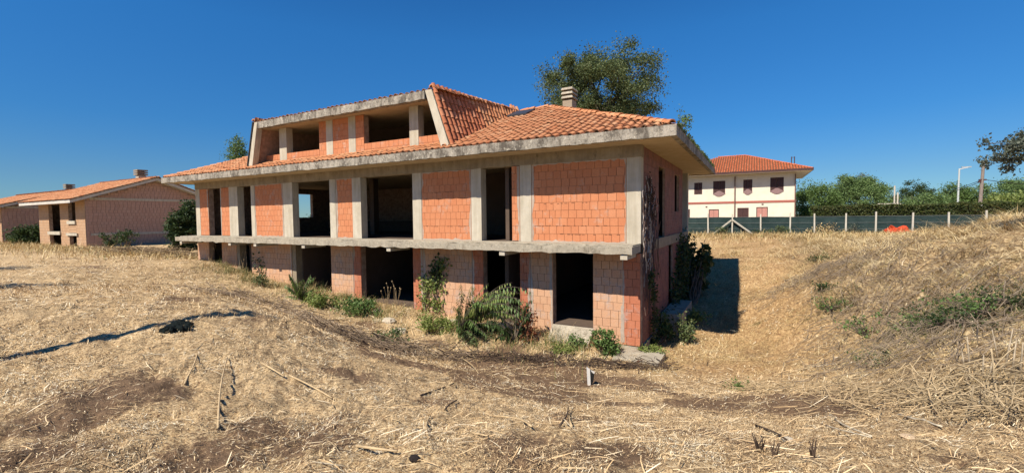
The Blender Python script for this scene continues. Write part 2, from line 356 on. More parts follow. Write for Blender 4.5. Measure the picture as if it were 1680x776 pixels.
g_.bump(g_.math('ADD', g_.math('MULTIPLY', fib, .8), g_.noise(20, 8, .8)), .035, .9)
go = np_mesh('ground', V, F, g_.m, smooth=True, kind='structure')
# close the centre
for nm, arr in (('soil', sf), ('orange', of), ('bank', bf), ('green', gf)):
    at = go.data.attributes.new(nm, 'FLOAT', 'POINT'); at.data.foreach_set('value', arr.astype(np.float32))

# ------------------------------------------------------------------ tiles and bricks
def tile_geo(w=.27, L=.40, h=.075, n=6):
    """one curved clay tile: u across, v up the slope, w out of it; returns verts (k,3) and quads"""
    v = []; f = []
    prof = []
    for i in range(n+1):
        a = pi*i/n; prof.append((-w*.33*math.cos(a)-.035, math.sin(a)*h+(.012 if 0 < i < n else 0)))
    prof.append((w*.36, -.012)); prof.append((w*.5+.012, .004))
    k = len(prof)
    for (s_, z_, sc) in ((0., .022, 1.0), (L, 0., .86)):
        for (a, c_) in prof: v.append((a*sc if c_ > .005 else a, s_, c_*sc+z_))
    for (a, c_) in prof: v.append((a*.86, 0., max(c_-.016, 0)+.008))
    for i in range(k-1):
        f.append((i, i+1, k+i+1, k+i)); f.append((2*k+i, 2*k+i+1, i+1, i))
    return np.array(v, float), np.array(f, int)
TV, TF = tile_geo()
TMI = [1 if (q % 2 or q//2 >= 6) else 0 for q in range(len(TF))]     # lips and channels take the second, darker material
TILE_EDGE = mat_plain('dark_tile_edge', (.24, .11, .06), .95, .25, 9)
def tile_positions(O, U, Vd, ulen, vlen, inside, pitch=.27, expo=.33, stagger=False):
    O = np.array(O, float); U = np.array(U, float); Vd = np.array(Vd, float); U /= np.linalg.norm(U); Vd /= np.linalg.norm(Vd); N = np.cross(U, Vd)
    if N[2] < 0 : N = -N
    out = []
    for j in range(int(vlen/expo)+1):
        for i in range(int(ulen/pitch)+1):
            uu = (i+.5)*pitch; vv = j*expo
            if inside(uu, vv+.15): out.append((O+U*uu+Vd*vv+N*.015, U, Vd, N))
    return out
def tiles_joined(name, L, mat, parent, geo=None, sc=1.0, **props):
    tv, tf = geo or (TV, TF); n = len(L); k = len(tv)
    O = np.array([l[0] for l in L]); U = np.array([l[1] for l in L]); Vd = np.array([l[2] for l in L]); N = np.array([l[3] for l in L])
    j = rng.normal(0, .008, (n, 3))
    V_ = (O+j)[:, None]+tv[None, :, 0, None]*U[:, None]*sc+tv[None, :, 1, None]*Vd[:, None]*sc+tv[None, :, 2, None]*N[:, None]*sc
    F_ = tf[None]+(np.arange(n)*k)[:, None, None]
    flip = np.einsum('ij,ij->i', np.cross(U, Vd), N) < 0
    t = np.repeat(rng.random(n), len(tf))
    o = np_mesh(name, V_.reshape(-1, 3), F_.reshape(-1, 4), [mat, TILE_EDGE], parent, tint=t, **props)
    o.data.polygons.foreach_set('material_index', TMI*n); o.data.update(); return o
def tiles_single(L, mat, parent, name='roof_tile'):
    me = bpy.data.meshes.new(name); me.from_pydata([tuple(v) for v in TV], [], [tuple(q) for q in TF]); me.materials.append(mat); me.materials.append(TILE_EDGE); me.polygons.foreach_set('material_index', TMI); me.update()
    base = WLOC(parent)
    for (O, U, Vd, N) in L:
        o = bpy.data.objects.new(name, me); COL.objects.link(o); o.parent = parent
        j = rng.normal(0, .008, 3); a = rng.normal(0, .02)
        U2 = U*math.cos(a)+Vd*math.sin(a); V2 = Vd*math.cos(a)-U*math.sin(a)
        m4 = Matrix(((U2[0], V2[0], N[0], O[0]+j[0]-base.x), (U2[1], V2[1], N[1], O[1]+j[1]-base.y), (U2[2], V2[2], N[2], O[2]+j[2]-base.z), (0, 0, 0, 1)))
        o.matrix_local = m4
BOXV = np.array([(x, y, z) for z in (-.5, .5) for y in (-.5, .5) for x in (-.5, .5)], float)
BOXF = np.array([(0, 2, 3, 1), (4, 5, 7, 6), (0, 1, 5, 4), (2, 6, 7, 3), (0, 4, 6, 2), (1, 3, 7, 5)])
def brick_mesh(mat):
    # slightly chamfered block, so that its edges catch light
    V_ = []; F_ = []; e = .008
    ring = [(-.5, -.5), (.5, -.5), (.5, .5), (-.5, .5)]
    for (y, s_) in ((.5, 1), (-.5+e*2, 1), (-.5, 1-2*e)):
        for (a, c_) in ring: V_.append((a*s_, y, c_*s_))
    for k in range(2):
        for i in range(4): F_.append((k*4+i, k*4+(i+1) % 4, k*4+4+(i+1) % 4, k*4+4+i))
    F_.append((8, 9, 10, 11)); F_.append((3, 2, 1, 0))
    me = bpy.data.meshes.new('brick'); me.from_pydata(V_, [], F_); me.materials.append(mat); me.update(); return me
def lay(rects, bw=.257, bh=.257, j=.010, jz=.008, off=0.0, skip=.0):
    """bricks filling (u0,u1,z0,z1) in running bond: list of (uc,zc,w,h)"""
    out = []
    for (u0, u1, z0, z1) in rects:
        z = z1
        row = 0
        while z > z0+.05:
            h = min(bh, z-z0); x = u0-(0 if row % 2 else bw*random.uniform(.35, .65)); 
            while x < u1-.02:
                w_ = bw*random.choice((1, 1, 1, 1, 1, .8, 1.1)); a = max(x, u0); c_ = min(x+w_, u1)
                if u1-c_ < .05: c_ = u1
                if c_-a > .03 and random.random() > skip: out.append(((a+c_)/2, z-h/2, c_-a-j, h-jz))
                x = c_ if c_ == u1 else x+w_
            z -= h; row += 1
    return out

# ------------------------------------------------------------------ the unfinished house
XC, YC = -2.985, 13.5; XL = XC-24.9; YB = 24.3
Z1 = -.84; ZB = 2.12; ZG = -3.55; ZF = -4.6
H = thing('unfinished_house', (-15.4, 13.5, -3.6), 'long unfinished two-storey house of orange clay blocks with terracotta roof and wide open dormer', 'house')
bricks = []   # (centre, size, axis, material, wall)
def wall_y(u0, u1, z0, z1, mat, y=YC, th=.27, name='brick_wall', bw=.257, face=-1, parent=None, label=None):
    m = MB(); m.box(u0, u1, y+.026, y+th, z0, z1); w_ = m.build(name, MORTAR, parent or H, label=label)
    for (u, z, a, h) in lay([(u0+.004, u1-.004, z0, z1)], bw): bricks.append(((u, y+.02, z), (a, .060+random.uniform(0, .003), h), 'y', mat, w_))
    return w_
def wall_x(x, y0, y1, z0, z1, mat, th=.27, sgn=1, name='brick_wall', dobricks=True, parent=None, dst=None):
    m = MB(); m.box(min(x-sgn*.012, x-sgn*th), max(x-sgn*.012, x-sgn*th), y0, y1, z0, z1); w_ = m.build(name, MORTAR, parent or H)
    if dobricks:
        for (u, z, a, h) in lay([(y0+.004, y1-.004, z0, z1)]): (bricks if dst is None else dst).append(((x-sgn*.012, u, z), (a, .024+random.uniform(0, .008), h), 'x', mat, w_))
    return w_
def column(u0, u1, z0, z1, y=YC, d=.32, mat=None, proud=.02):
    m = MB(); m.box(u0, u1, y-proud, y+d, z0, z1); return m.build('concrete_column', mat or CONC, H)
R_ = lambda a: XC+a
# upper storey, left to right
for k, a, c_ in [('C', -24.9, -24.48), ('B', -24.48, -23.6), ('B', -22.39, -21.58), ('C', -21.58, -20.8), ('C', -19.61, -19.3), ('B', -19.3, -16.98), ('C', -16.98, -16.29), ('C', -13.68, -13.29),
                 ('B', -13.29, -12.25), ('C', -12.25, -11.73), ('C', -8.86, -8.42), ('B', -8.42, -6.08), ('C', -6.08, -5.65), ('B', -4.4, -4.07), ('C', -4.07, -3.64), ('B', -3.64, -.42), ('C', -.42, 0.01)]:
    if k == 'C': column(R_(a), R_(c_), Z1, 1.76)
    else: wall_y(R_(a), R_(c_), Z1, 1.75, MB_ORANGE)
# ground floor
for k, a, c_ in [('P', -24.9, -23.73), ('P', -22.45, -21.06), ('P', -19.75, -16.48), ('P', -13.72, -12.3), ('R', -12.3, -11.83), ('R', -8.92, -8.39), ('P', -8.39, -6.09), ('R', -6.09, -5.61),
                 ('R', -4.11, -3.7), ('P', -3.7, -2.87), ('P', -1.49, -.53), ('R', -.53, 0.0)]:
    wall_y(R_(a), R_(c_), -4.0, -1.14, MB_PALE if k == 'P' else MB_RED)
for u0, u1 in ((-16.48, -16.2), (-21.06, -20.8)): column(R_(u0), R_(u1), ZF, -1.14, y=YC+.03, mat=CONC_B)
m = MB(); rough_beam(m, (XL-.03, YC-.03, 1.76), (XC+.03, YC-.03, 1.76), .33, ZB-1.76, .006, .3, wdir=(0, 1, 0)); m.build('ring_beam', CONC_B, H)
m = MB()
for a, c_ in ((-24.9, -13.72), (-13.72, -4.11), (-4.11, 0.02)): m.box(R_(a)-.03, R_(c_)-.033, YC-.05, YC+.34, ZF, -4.0)
m.build('foundation', CONC_S, H)
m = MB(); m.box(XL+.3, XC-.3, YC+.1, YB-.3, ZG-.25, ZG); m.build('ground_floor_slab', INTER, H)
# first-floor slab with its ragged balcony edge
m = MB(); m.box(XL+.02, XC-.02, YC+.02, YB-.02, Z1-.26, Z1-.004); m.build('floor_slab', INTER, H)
m = MB(); rough_beam(m, (XL, 12.38, Z1-.25), (XC+.01, 12.38, Z1-.25), YC-.035-12.38, .215, .010, .25, wdir=(0, 1, 0), lip=.02); m.build('balcony_slab', CONC_S, H)
m = MB(); rough_beam(m, (XL+.02, 12.62, Z1-.035), (XC-.02, 12.62, Z1-.035), YC-.04-12.62, .04, .004, .4, wdir=(0, 1, 0)); m.build('screed', CONC_S, H)
for u in (-24.4, -19.75, -17.65, -14.15, -9.17, -4.2, -.23):
    m = MB(); m.box(R_(u)-.10, R_(u)+.10, 12.42, YC, Z1-.40, Z1-.262); m.build('slab_rib', CONC, H)
# side wall (shaded), with narrow openings and a porch recess at the back
xs = XC+.0
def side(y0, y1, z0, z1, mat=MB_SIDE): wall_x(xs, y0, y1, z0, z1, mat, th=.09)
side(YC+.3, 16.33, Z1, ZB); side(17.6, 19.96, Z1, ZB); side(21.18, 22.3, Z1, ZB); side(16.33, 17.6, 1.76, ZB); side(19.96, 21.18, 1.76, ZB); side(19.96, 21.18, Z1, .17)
m = MB(); m.box(XC-.32, XC+.02, 24.0, 24.32, ZF, ZB); m.build('concrete_column', CONC, H)
wall_x(XC-1.6, 22.0, 24.2, Z1, ZB, MB_RED, dobricks=False)
m = MB(); m.box(XC-1.6, XC-.28, 22.31, 22.5, Z1, ZB); m.build('partition_wall', INTER, H)
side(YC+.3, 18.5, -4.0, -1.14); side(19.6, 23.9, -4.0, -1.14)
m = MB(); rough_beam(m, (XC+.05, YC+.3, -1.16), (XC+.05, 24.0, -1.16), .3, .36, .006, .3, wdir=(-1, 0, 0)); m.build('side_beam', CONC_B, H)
m = MB(); m.box(XC-.3, XC+.045, YC+.345, 24.3, ZF, -4.003); m.build('foundation', CONC_S, H)
# left end wall with a window the sky shows through, back wall, partitions
wy0, wy1 = onX(482, 335, XL)[1], onX(509, 335, XL)[1]; wz1, wz0 = onX(495, 319, XL)[2], onX(495, 357, XL)[2]
for a in ((YC+.3, wy0, ZF, ZB), (wy1, YB, ZF, ZB), (wy0, wy1, ZF, wz0), (wy0, wy1, wz1, ZB)):
    m = MB(); m.box(XL, XL+.27, *a[:2], *a[2:]); m.build('end_wall', MORTAR, H)
m = MB(); m.box(XL, XC-1.6, YB-.27, YB, ZF, ZB); m.box(XC-1.6, XC-.33, YB-.27, YB, ZF, Z1-.3); m.build('back_wall', MORTAR, H)
for u in (-4.9, -8.3):
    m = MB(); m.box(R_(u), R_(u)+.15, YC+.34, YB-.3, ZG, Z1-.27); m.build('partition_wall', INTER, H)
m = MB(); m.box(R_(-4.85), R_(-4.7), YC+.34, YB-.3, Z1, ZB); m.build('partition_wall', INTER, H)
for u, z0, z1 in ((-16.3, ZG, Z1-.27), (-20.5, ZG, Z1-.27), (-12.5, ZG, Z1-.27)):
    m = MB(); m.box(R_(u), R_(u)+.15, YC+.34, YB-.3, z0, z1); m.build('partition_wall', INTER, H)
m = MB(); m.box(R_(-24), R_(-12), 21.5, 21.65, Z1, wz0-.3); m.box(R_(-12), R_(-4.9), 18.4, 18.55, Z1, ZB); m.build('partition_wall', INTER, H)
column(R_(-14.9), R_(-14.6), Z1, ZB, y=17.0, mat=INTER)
# eaves: flat slab with a thick ragged lichen-stained upstand
EX0, EX1, EY0, EY1 = -29.05, -1.81, 12.35, 25.4
m = MB(); m.box(EX0+.03, EX1-.03, EY0+.03, EY1-.03, ZB+.002, ZB+.13); m.build('eaves_slab', SOFF, H)
m = MB(); rough_beam(m, (EX0, EY0, ZB-.02), (EX1, EY0, ZB-.02), .16, .29, .007, .2, wdir=(0, 1, 0))
rough_beam(m, (EX1, EY0+.002, ZB-.02), (EX1, EY1, ZB-.02), .16, .29, .007, .2, wdir=(-1, 0, 0))
rough_beam(m, (EX0, EY0+.165, ZB-.018), (EX0, EY1, ZB-.018), .16, .28, .007, .3, wdir=(1, 0, 0))
rough_beam(m, (EX0+.165, EY1, ZB-.018), (EX1-.165, EY1, ZB-.018), .16, .28, .007, .3, wdir=(0, -1, 0)); m.build('eaves_fascia', CONC_L, H)
# roof body (one closed shell with the dormer cut out of the front slope)
RZ0 = 2.36; SL = .408; RY = (EY0+EY1)/2; run = RY-EY0-.12; RZ1 = RZ0+SL*run
fx0, fx1, fy0, fy1 = EX0+.12, EX1-.12, EY0+.12, EY1-.12; rx0, rx1 = fx0+run, fx1-run
DXL, DXR = -21.55, -9.45; DY = 12.75
def zr(y): return RZ0+SL*(y-fy0)
roof = MB()
a0, a1, a2, a3 = (fx0, fy0, RZ0), (fx1, fy0, RZ0), (fx1, fy1, RZ0), (fx0, fy1, RZ0); r0, r1 = (rx0, RY, RZ1), (rx1, RY, RZ1)
yk = YC+.02
k0 = (fx0+(yk-fy0), yk, zr(yk)); k1 = (fx1-(yk-fy0), yk, zr(yk)); dl = (DXL+.3, yk, zr(yk)); dr = (DXR-.25, yk, zr(yk)); DTL, DTR = -21.05, -9.98
tl = (DTL, RY, RZ1); tr_ = (DTR, RY, RZ1)
roof.add([a0, a1, k1, dr, dl, k0, r0, tl, tr_, r1, a2, a3], [(0, 1, 2, 3, 4, 5), (5, 4, 7, 6), (3, 2, 9, 8), (1, 10, 9, 2), (10, 11, 6, 7, 8, 9), (11, 0, 5, 6)])
RO = roof.build('roof', mat_plain('roof_mortar', (.3, .2, .13), .95, .2), H)
# tiles
sl_len = math.hypot(run, SL*run); vd = (0, run, SL*run); W0 = fx1-fx0; cs = run/sl_len
O_ = (fx0, fy0-.07, RZ0-.01)
def in_front(u, v):
    y = v*cs; x = u
    if x < y-.02 or x > W0-y+.02: return False
    X = fx0+x; Y = fy0+y
    if v > sl_len-.05: return False
    t_ = (Y-DY)/(RY-DY)
    if Y > DY+.1:
        xr = DXR+.0+(DTR-DXR)*t_; xl_ = DXL+(DTL-DXL)*t_
        if xl_-.02 < X < xr+.02 and Y > YC-.12: return False
    return True
front = tile_positions(O_, (1, 0, 0), vd, W0, sl_len, in_front)
vr = (-run, 0, SL*run)
right = tile_positions((fx1+.05, fy0, RZ0-.01), (0, 1, 0), vr, fy1-fy0, sl_len, lambda u, v: v*cs-.0 < u < (fy1-fy0)-v*cs)
back = tile_positions((fx0, fy1+.05, RZ0-.01), (1, 0, 0), (0, -run, SL*run), W0, sl_len, lambda u, v: v*cs < u < W0-v*cs)
left = tile_positions((fx0-.05, fy0, RZ0-.01), (0, 1, 0), (run, 0, SL*run), fy1-fy0, sl_len, lambda u, v: v*cs < u < (fy1-fy0)-v*cs)
# dormer
DZ0, DZT = 4.32, 4.62; DA = np.array((-10.22, DY, DZT)); DC = np.array((DXR, DY, zr(DY))); DB = np.array((DTR, RY, RZ1))
DAl = np.array((-20.95, DY, DZT)); DCl = np.array((DXL, DY, zr(DY))); DBl = np.array((DTL, RY, RZ1))
D = MB()      # dormer roof slab
D.prism([(-20.9, DY+.26, DZ0+.02), (-10.27, DY+.26, DZ0+.02), (-10.27, DY+.26, DZT-.02), (-20.9, DY+.26, DZT-.02)], (0, RY-DY-.26, RZ1-DZT+.02))
D.build('dormer_slab', SOFF, H)
m = MB(); rough_beam(m, (-20.62, DY, DZ0), (-10.55, DY, DZ0), .25, .3, .006, .22, wdir=(0, 1, 0)); m.build('dormer_fascia', CONC_L, H)
def slab_tri(A, B_, C_, out, th=.14):
    o = MB(); o.prism([A, B_, C_], tuple(np.array(out)*-th)); return o
nrm = np.cross(DB-DC, DA-DC); nrm /= np.linalg.norm(nrm); nrm = nrm if nrm[0] > 0 else -nrm
nrl = np.cross(DBl-DCl, DAl-DCl); nrl /= np.linalg.norm(nrl); nrl = nrl if nrl[0] < 0 else -nrl
sh_ = np.array((0, .3, 0))
o = slab_tri(DA+sh_, DB, DC+sh_, nrm); o.build('dormer_cheek', CONC_B, H)
o = slab_tri(DAl+sh_, DBl, DCl+sh_, nrl); o.build('dormer_cheek', mat_plain('pinkish_block_cheek', (.55, .33, .24), .9, .2, 6), H)
for A, C_, s_ in ((DA, DC, -1), (DAl, DCl, 1)):      # slanted front beams
    m = MB(); A2 = A+np.array((0, 0, .0)); m.prism([tuple(A2), tuple(C_), tuple(C_+np.array((s_*.36, 0, 0))), tuple(A2+np.array((s_*.3, 0, -.0)))], (0, .28, 0)); m.build('slanted_beam', CONC, H)
m = MB(); m.prism([tuple(DAl+np.array((-.03, -.04, .03))), tuple(DCl+np.array((-.03, -.04, .02))), tuple(DCl+np.array((.05, -.04, .02))), tuple(DAl+np.array((.05, -.04, .03)))], (0, .3, 0))
m.build('flashing', mat_plain('dark_bitumen', (.03, .028, .025), .7), H)
vdir = DA-DC; vdir = vdir/np.linalg.norm(vdir); eU = DB-DC; eU = eU-(eU@vdir)*vdir; eU /= np.linalg.norm(eU)
bu, bv = (DB-DC)@eU, (DB-DC)@vdir; au, av = (DA-DC)@eU, (DA-DC)@vdir
def in_tri(u, v):
    pts_ = [(0, 0), (bu, bv), (au, av)]; sg = []
    for q in range(3):
        (x1, y1), (x2, y2) = pts_[q], pts_[(q+1) % 3]; sg.append((x2-x1)*(v-y1)-(y2-y1)*(u-x1))
    return all(g > -.25 for g in sg) and u > .1
dside = tile_positions(DC+nrm*.03, eU, vdir, bu+.3, max(av, bv)+.3, in_tri, pitch=.25, expo=.30)
dside = [(a_[0], a_[1], a_[2], nrm) for a_ in dside]
vdl = DAl-DCl; vdl /= np.linalg.norm(vdl)
dleft = [(np.array((2*(-15.5)-p[0][0]+.0, p[0][1], p[0][2])), p[1]*np.array((-1, 1, 1)), vdl, nrl) for p in dside]
dtop_sl = math.hypot(RY-DY, RZ1-DZT)
dtop = tile_positions((-21.0, DY+.05, DZT-.035), (1, 0, 0), (0, RY-DY, RZ1-DZT), 10.85, dtop_sl, lambda u, v: True)
vis = [('f', t_) for t_ in front]+[('d', t_) for t_ in dside]
def score(t_): P_ = t_[0]; return float(np.linalg.norm(P_))
order = sorted(range(len(vis)), key=lambda i: score(vis[i][1])-(1.5 if vis[i][0] == 'd' else 0))
pick = set(order[:300])
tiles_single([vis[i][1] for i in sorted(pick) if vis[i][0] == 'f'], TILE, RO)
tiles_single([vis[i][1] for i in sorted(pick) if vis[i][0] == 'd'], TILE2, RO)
rest = [vis[i][1] for i in range(len(vis)) if i not in pick]+right+back+left+dtop+dleft
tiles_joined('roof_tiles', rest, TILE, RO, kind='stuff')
# ridge and hip caps
def caps(p0, p1, r=.11, Lc=.42, mat=TILE):
    out = MB(); p0 = Vector(p0); p1 = Vector(p1); d = p1-p0; n = int(d.length/.34); dn = d.normalized(); sd = dn.cross(Vector((0, 0, 1))).normalized(); up = sd.cross(dn)
    for i in range(n):
        c0 = p0+dn*(i*.34)+Vector((random.gauss(0, .008), random.gauss(0, .008), random.gauss(0, .008))); v = []; f = []
        for (t_, rr_, lift) in ((0, r, .03), (Lc, r*.82, .0), (0, r*.8, .012)):
            for k in range(7):
                a = pi*k/6; v.append(c0+dn*t_+sd*math.cos(a)*rr_+up*(math.sin(a)*rr_*.85+lift))
        for k in range(6): f += [(k, k+1, 7+k+1, 7+k), (14+k, 14+k+1, k+1, k)]
        out.add(v, f, 0, random.random())
    return out
for p0, p1 in ((a1, r1), (a0, r0), (r1, tr_), (tl, r0), (a2, r1), (a3, r0), (tuple(DA), tuple(DB)), (tuple(DAl), tuple(DBl))):
    p0 = (p0[0], p0[1], p0[2]+.06); p1 = (p1[0], p1[1], p1[2]+.06)
    caps(p0, p1).build('ridge_caps', TILE, RO, kind='stuff')
m = MB(); caps(tl, tr_).build('ridge_caps', TILE, RO, kind='stuff')
# dormer front wall (same plane as the facade)
DW = [('C', -17.13, -16.6), ('B', -14.28, -13.79), ('C', -13.79, -13.37), ('B', -13.37, -12.37), ('C', -12.37, -11.95), ('B', -11.95, -11.46), ('C', -8.95, -8.5)]
for k, a, c_ in DW:
    if k == 'C': column(R_(a), R_(c_), 2.5, DZ0+.05, y=YC+.0)
    else: wall_y(R_(a), R_(c_), 2.5, DZ0+.05, MB_ORANGE)
for a, c_ in ((-18.2, -17.13), (-16.6, -14.28), (-11.46, -8.95), (-8.5, -7.5)):
    wall_y(R_(a), R_(c_), 2.5, 3.16, MB_ORANGE)
wall_y(R_(-7.5), R_(-7.2), 2.5, 3.9, MB_ORANGE)
m = MB(); m.box(R_(-18.1), R_(-7.4), 17.0, 17.15, 2.3, 4.6); m.build('partition_wall', INTER, H)
m = MB(); m.box(R_(-24.0), R_(-1.6), YC+.3, YC+.31, 2.26, 2.5)
# chimney on the far slope
cp = onY(930, 165, 20.2); cxm, cym = (cp[0]+.02), 20.2
CH = MB(); CH.box(cxm-.24, cxm+.24, cym, cym+.6, 4.3, 5.60); ch = CH.build('chimney', mat_concrete('chimney_render', (.32, .25, .17), (.44, .35, .25), (.3, .22, .15, 1), .05, False), H)
for k in range(3):
    z = 5.68+k*.20; m = MB()
    m.prism([(cxm-.30, cym-.08, z), (cxm+.30, cym-.08, z), (cxm+.26, cym-.04, z+.11), (cxm-.26, cym-.04, z+.11)], (0, .76, 0)); m.box(cxm-.2, cxm+.2, cym+.15, cym+.5, z-.09, z, 1)
    m.build('cowl_ring', [CONC_S, INTER], ch)
m = MB(); yy = 17.55
m.prism([(onY(838, 188, yy)[0], yy-.35, zr(yy-.35)+.12), (onY(838, 188, yy)[0]+.95, yy-.35, zr(yy-.35)+.12), (onY(838, 188, yy)[0]+.95, yy+.55, zr(yy+.55)+.12), (onY(838, 188, yy)[0], yy+.55, zr(yy+.55)+.12)], (0, 0, .07))
m.build('skylight', mat_plain('dark_skylight', (.05, .05, .055), .4), H)
# bricks: the nearest 300 as single blocks, the rest joined
def bscore(b_):
    c_, s_, ax, mt, w_ = b_; d = np.linalg.norm(c_); return d+(40 if ax == 'x' else 0)
bricks.sort(key=bscore); BM = {}
for (c_, s_, ax, mt, w_) in bricks[:300]:
    if mt not in BM: BM[mt] = brick_mesh(mt)
    o = bpy.data.objects.new('brick', BM[mt]); COL.objects.link(o); o.parent = w_; o.location = Vector(c_)-WLOC(w_)
    o.scale = (s_[0], s_[1], s_[2]); o.rotation_euler = (random.gauss(0, .006), random.gauss(0, .006), random.gauss(0, .006))
def join_bricks(name, L, parent):
    mats = []; V_ = []; F_ = []; mi = []; tt = []
    for i, (c_, s_, ax, mt, w_) in enumerate(L):
        if mt not in mats: mats.append(mt)
        s2 = (s_[0], s_[1], s_[2]) if ax == 'y' else (s_[1], s_[0], s_[2])
        V_.append(BOXV*np.array(s2)+np.array(c_)); F_.append(BOXF+8*i); mi += [mats.index(mt)]*6; tt += [random.random()]*6
    o = np_mesh(name, np.vstack(V_), np.vstack(F_), mats, parent, tint=np.array(tt), kind='stuff')
    o.data.polygons.foreach_set('material_index', mi); o.data.update(); return o
join_bricks('brickwork', bricks[300:], H)
SM = mat_concrete('mortar_smear', (.38, .29, .22), (.52, .42, .33), (.22, .18, .14, 1), .08, False)
m = MB()
def smear_v(u, z0, z1, w0, side_):
    n = int((z1-z0)/.09); v = []; f = []; w_ = w0
    for i in range(n+1):
        w_ = min(max(w_+random.gauss(0, w0*.35), w0*.15), w0*2.2); z = z0+(z1-z0)*i/n; y = YC-.019
        v += [(u, y, z), (u+side_*w_, y+.004, z+random.gauss(0, .01)), (u, y+.03, z), (u+side_*w_, y+.03, z)]
    for i in range(n):
        a = i*4; q = [(a, a+1, a+5, a+4), (a+1, a+3, a+7, a+5)]; f += q if side_ > 0 else [t_[::-1] for t_ in q]
    m.add(v, f)
for a in (-23.62, -22.4, -19.28, -17.0, -13.27, -8.4, -6.1, -4.09, -3.62, -.44):
    smear_v(R_(a), Z1, 1.74, .045, 1 if a in (-19.28, -13.27, -8.4, -3.62, -22.4) else -1)
for a, s_ in ((-12.3, -1), (-8.39, 1), (-6.09, -1), (-3.7, 1), (-.53, -1), (-.53, 1), (-12.28, 1), (-16.5, -1), (-8.41, -1), (-6.07, 1), (-3.72, -1), (-2.89, -1)): smear_v(R_(a), -3.9, -1.16, .05, s_)
for a, c_ in ((-3.62, -.44), (-8.4, -6.1), (-19.28, -17.0), (-13.27, -12.27)):
    n = int((c_-a)/.12); v = []
    for i in range(n+1): x = R_(a+(c_-a)*i/n); v += [(x, YC-.017, 1.757), (x, YC-.012, 1.757-abs(random.gauss(.03, .025)))]
    m.add(v, [(2*i, 2*i+1, 2*i+3, 2*i+2) for i in range(n)])
    v = []
    for i in range(n+1): x = R_(a+(c_-a)*i/n); v += [(x, YC-.017, Z1), (x, YC-.012, Z1+.02+abs(random.gauss(.02, .02)))]
    m.add(v, [(2*i+1, 2*i, 2*i+2, 2*i+3) for i in range(n)])
m.build('mortar_smears', SM, H, kind='stuff')
# cracks in the big right panel: opened bed joints
m = MB()
for u0, u1, z in ((-3.5, -1.0, Z1+.257*2+.02), (-3.3, -1.6, Z1+.257*5-.02), (-8.2, -6.3, Z1+.257*2), (-2.6, -.6, Z1+.257*1+.0), (-7.9, -6.9, Z1+.257*7)):
    n = int((u1-u0)/.12)
    for i in range(n):
        if random.random() < .7: x = R_(u0+(u1-u0)*i/n); h = random.uniform(.006, .014); zz = z+random.gauss(0, .006); m.box(x, x+.12*random.uniform(.4, 1), YC-.0175, YC-.01, zz, zz+h)
m.build('open_joints', mat_plain('open_joint_dark', (.12, .06, .04), .95), H, kind='stuff')
# footing block at the near corner
fb = MB(); fx = [hit(1000, 585), hit(1082, 600)]
fb.box(XC-.5, XC+.75, 12.2, 13.42, -4.9, -4.02); fb.build('concrete_footing', CONC_S, label='square concrete footing block sticking out of the ground at the near corner of the house', cat='concrete block')
m = MB(); m.prism([(R_(-2.85), 12.85, -4.5), (R_(-1.45), 12.85, -4.5), (R_(-1.45), 12.85, -3.93), (R_(-2.85), 12.85, -3.96)], (0, .6, 0)); m.prism([(R_(-2.85), 12.9, -3.97), (R_(-2.85), 13.44, -3.97), (R_(-2.85), 13.44, -3.56)], (1.4, 0, 0)); rough_beam(m, (R_(-3.75), 12.3, -4.4), (R_(-3.25), 12.45, -4.4), .35, .33, .01, .2, wdir=(0, 1, 0))
m.build('door_step', CONC_S, label='low concrete step in front of the rightmost ground floor doorway', cat='step')
bf_ = MB(); p = hit(1125, 535); bf_.box(XC+.05, XC+.75, 16.6, 19.6, -4.8, -3.55); bf_.build('buried_footing', CONC_S, label='shaded concrete footing along the side wall among the ivy', cat='concrete block')

# ------------------------------------------------------------------ foliage
def rot_rand(n):
    q = rng.normal(size=(n, 4)); q /= np.linalg.norm(q, axis=1)[:, None]; w, x, y, z = q.T
    return np.stack([1-2*(y*y+z*z), 2*(x*y-z*w), 2*(x*z+y*w), 2*(x*y+z*w), 1-2*(x*x+z*z), 2*(y*z-x*w), 2*(x*z-y*w), 2*(y*z+x*w), 1-2*(x*x+y*y)], 1).reshape(n, 3, 3)
LEAFV = np.array([(0, 0, 0), (.5, .32, .08), (1, 0, -.05), (.5, -.32, .08)])-np.array([.5, 0, 0])
def leaf_geo(P_, size, tint=None, var=.35, aspect=1.0):
    n = len(P_); R = rot_rand(n); sz = size*(1+rng.uniform(-var, var, n)) if np.isscalar(size) else size
    lv = LEAFV*np.array([1, aspect, 1])
    Vv = np.einsum('nij,kj->nki', R, lv)*np.asarray(sz)[:, None, None]+P_[:, None]
    F_ = np.arange(n*4).reshape(n, 4); t = rng.random(n) if tint is None else tint
    return Vv.reshape(-1, 3), F_, t
def leaf_obj(name, P_, size, mat, parent, aspect=1.0, **props):
    Vv, F_, t = leaf_geo(P_, size, aspect=aspect); return np_mesh(name, Vv, F_, mat, parent, tint=t, **props)
def clumps(c, rad, K, n, sig, flat=0.0, shell=.55, noise=.3):
    """n points in K clumps spread through an uneven ellipsoid"""
    d = rng.normal(size=(K, 3)); d /= np.linalg.norm(d, axis=1)[:, None]; rr_ = (shell+(1-shell)*rng.random(K))**.6
    lump = 1+noise*np.sin(d[:, 0]*3.1+d[:, 2]*2.3+c[0])*np.cos(d[:, 1]*2.7+c[1])
    C_ = np.array(c)+d*np.array(rad)*(rr_*lump)[:, None]
    if flat: C_[:, 2] = np.maximum(C_[:, 2], c[2]-rad[2]*flat)
    w_ = rng.random(K)+.4; idx = rng.choice(K, n, p=w_/w_.sum()); s_ = sig*(.6+.8*rng.random(K))
    P_ = C_[idx]+rng.normal(size=(n, 3))*s_[idx][:, None]*np.array([1, 1, .75])
    return C_, P_
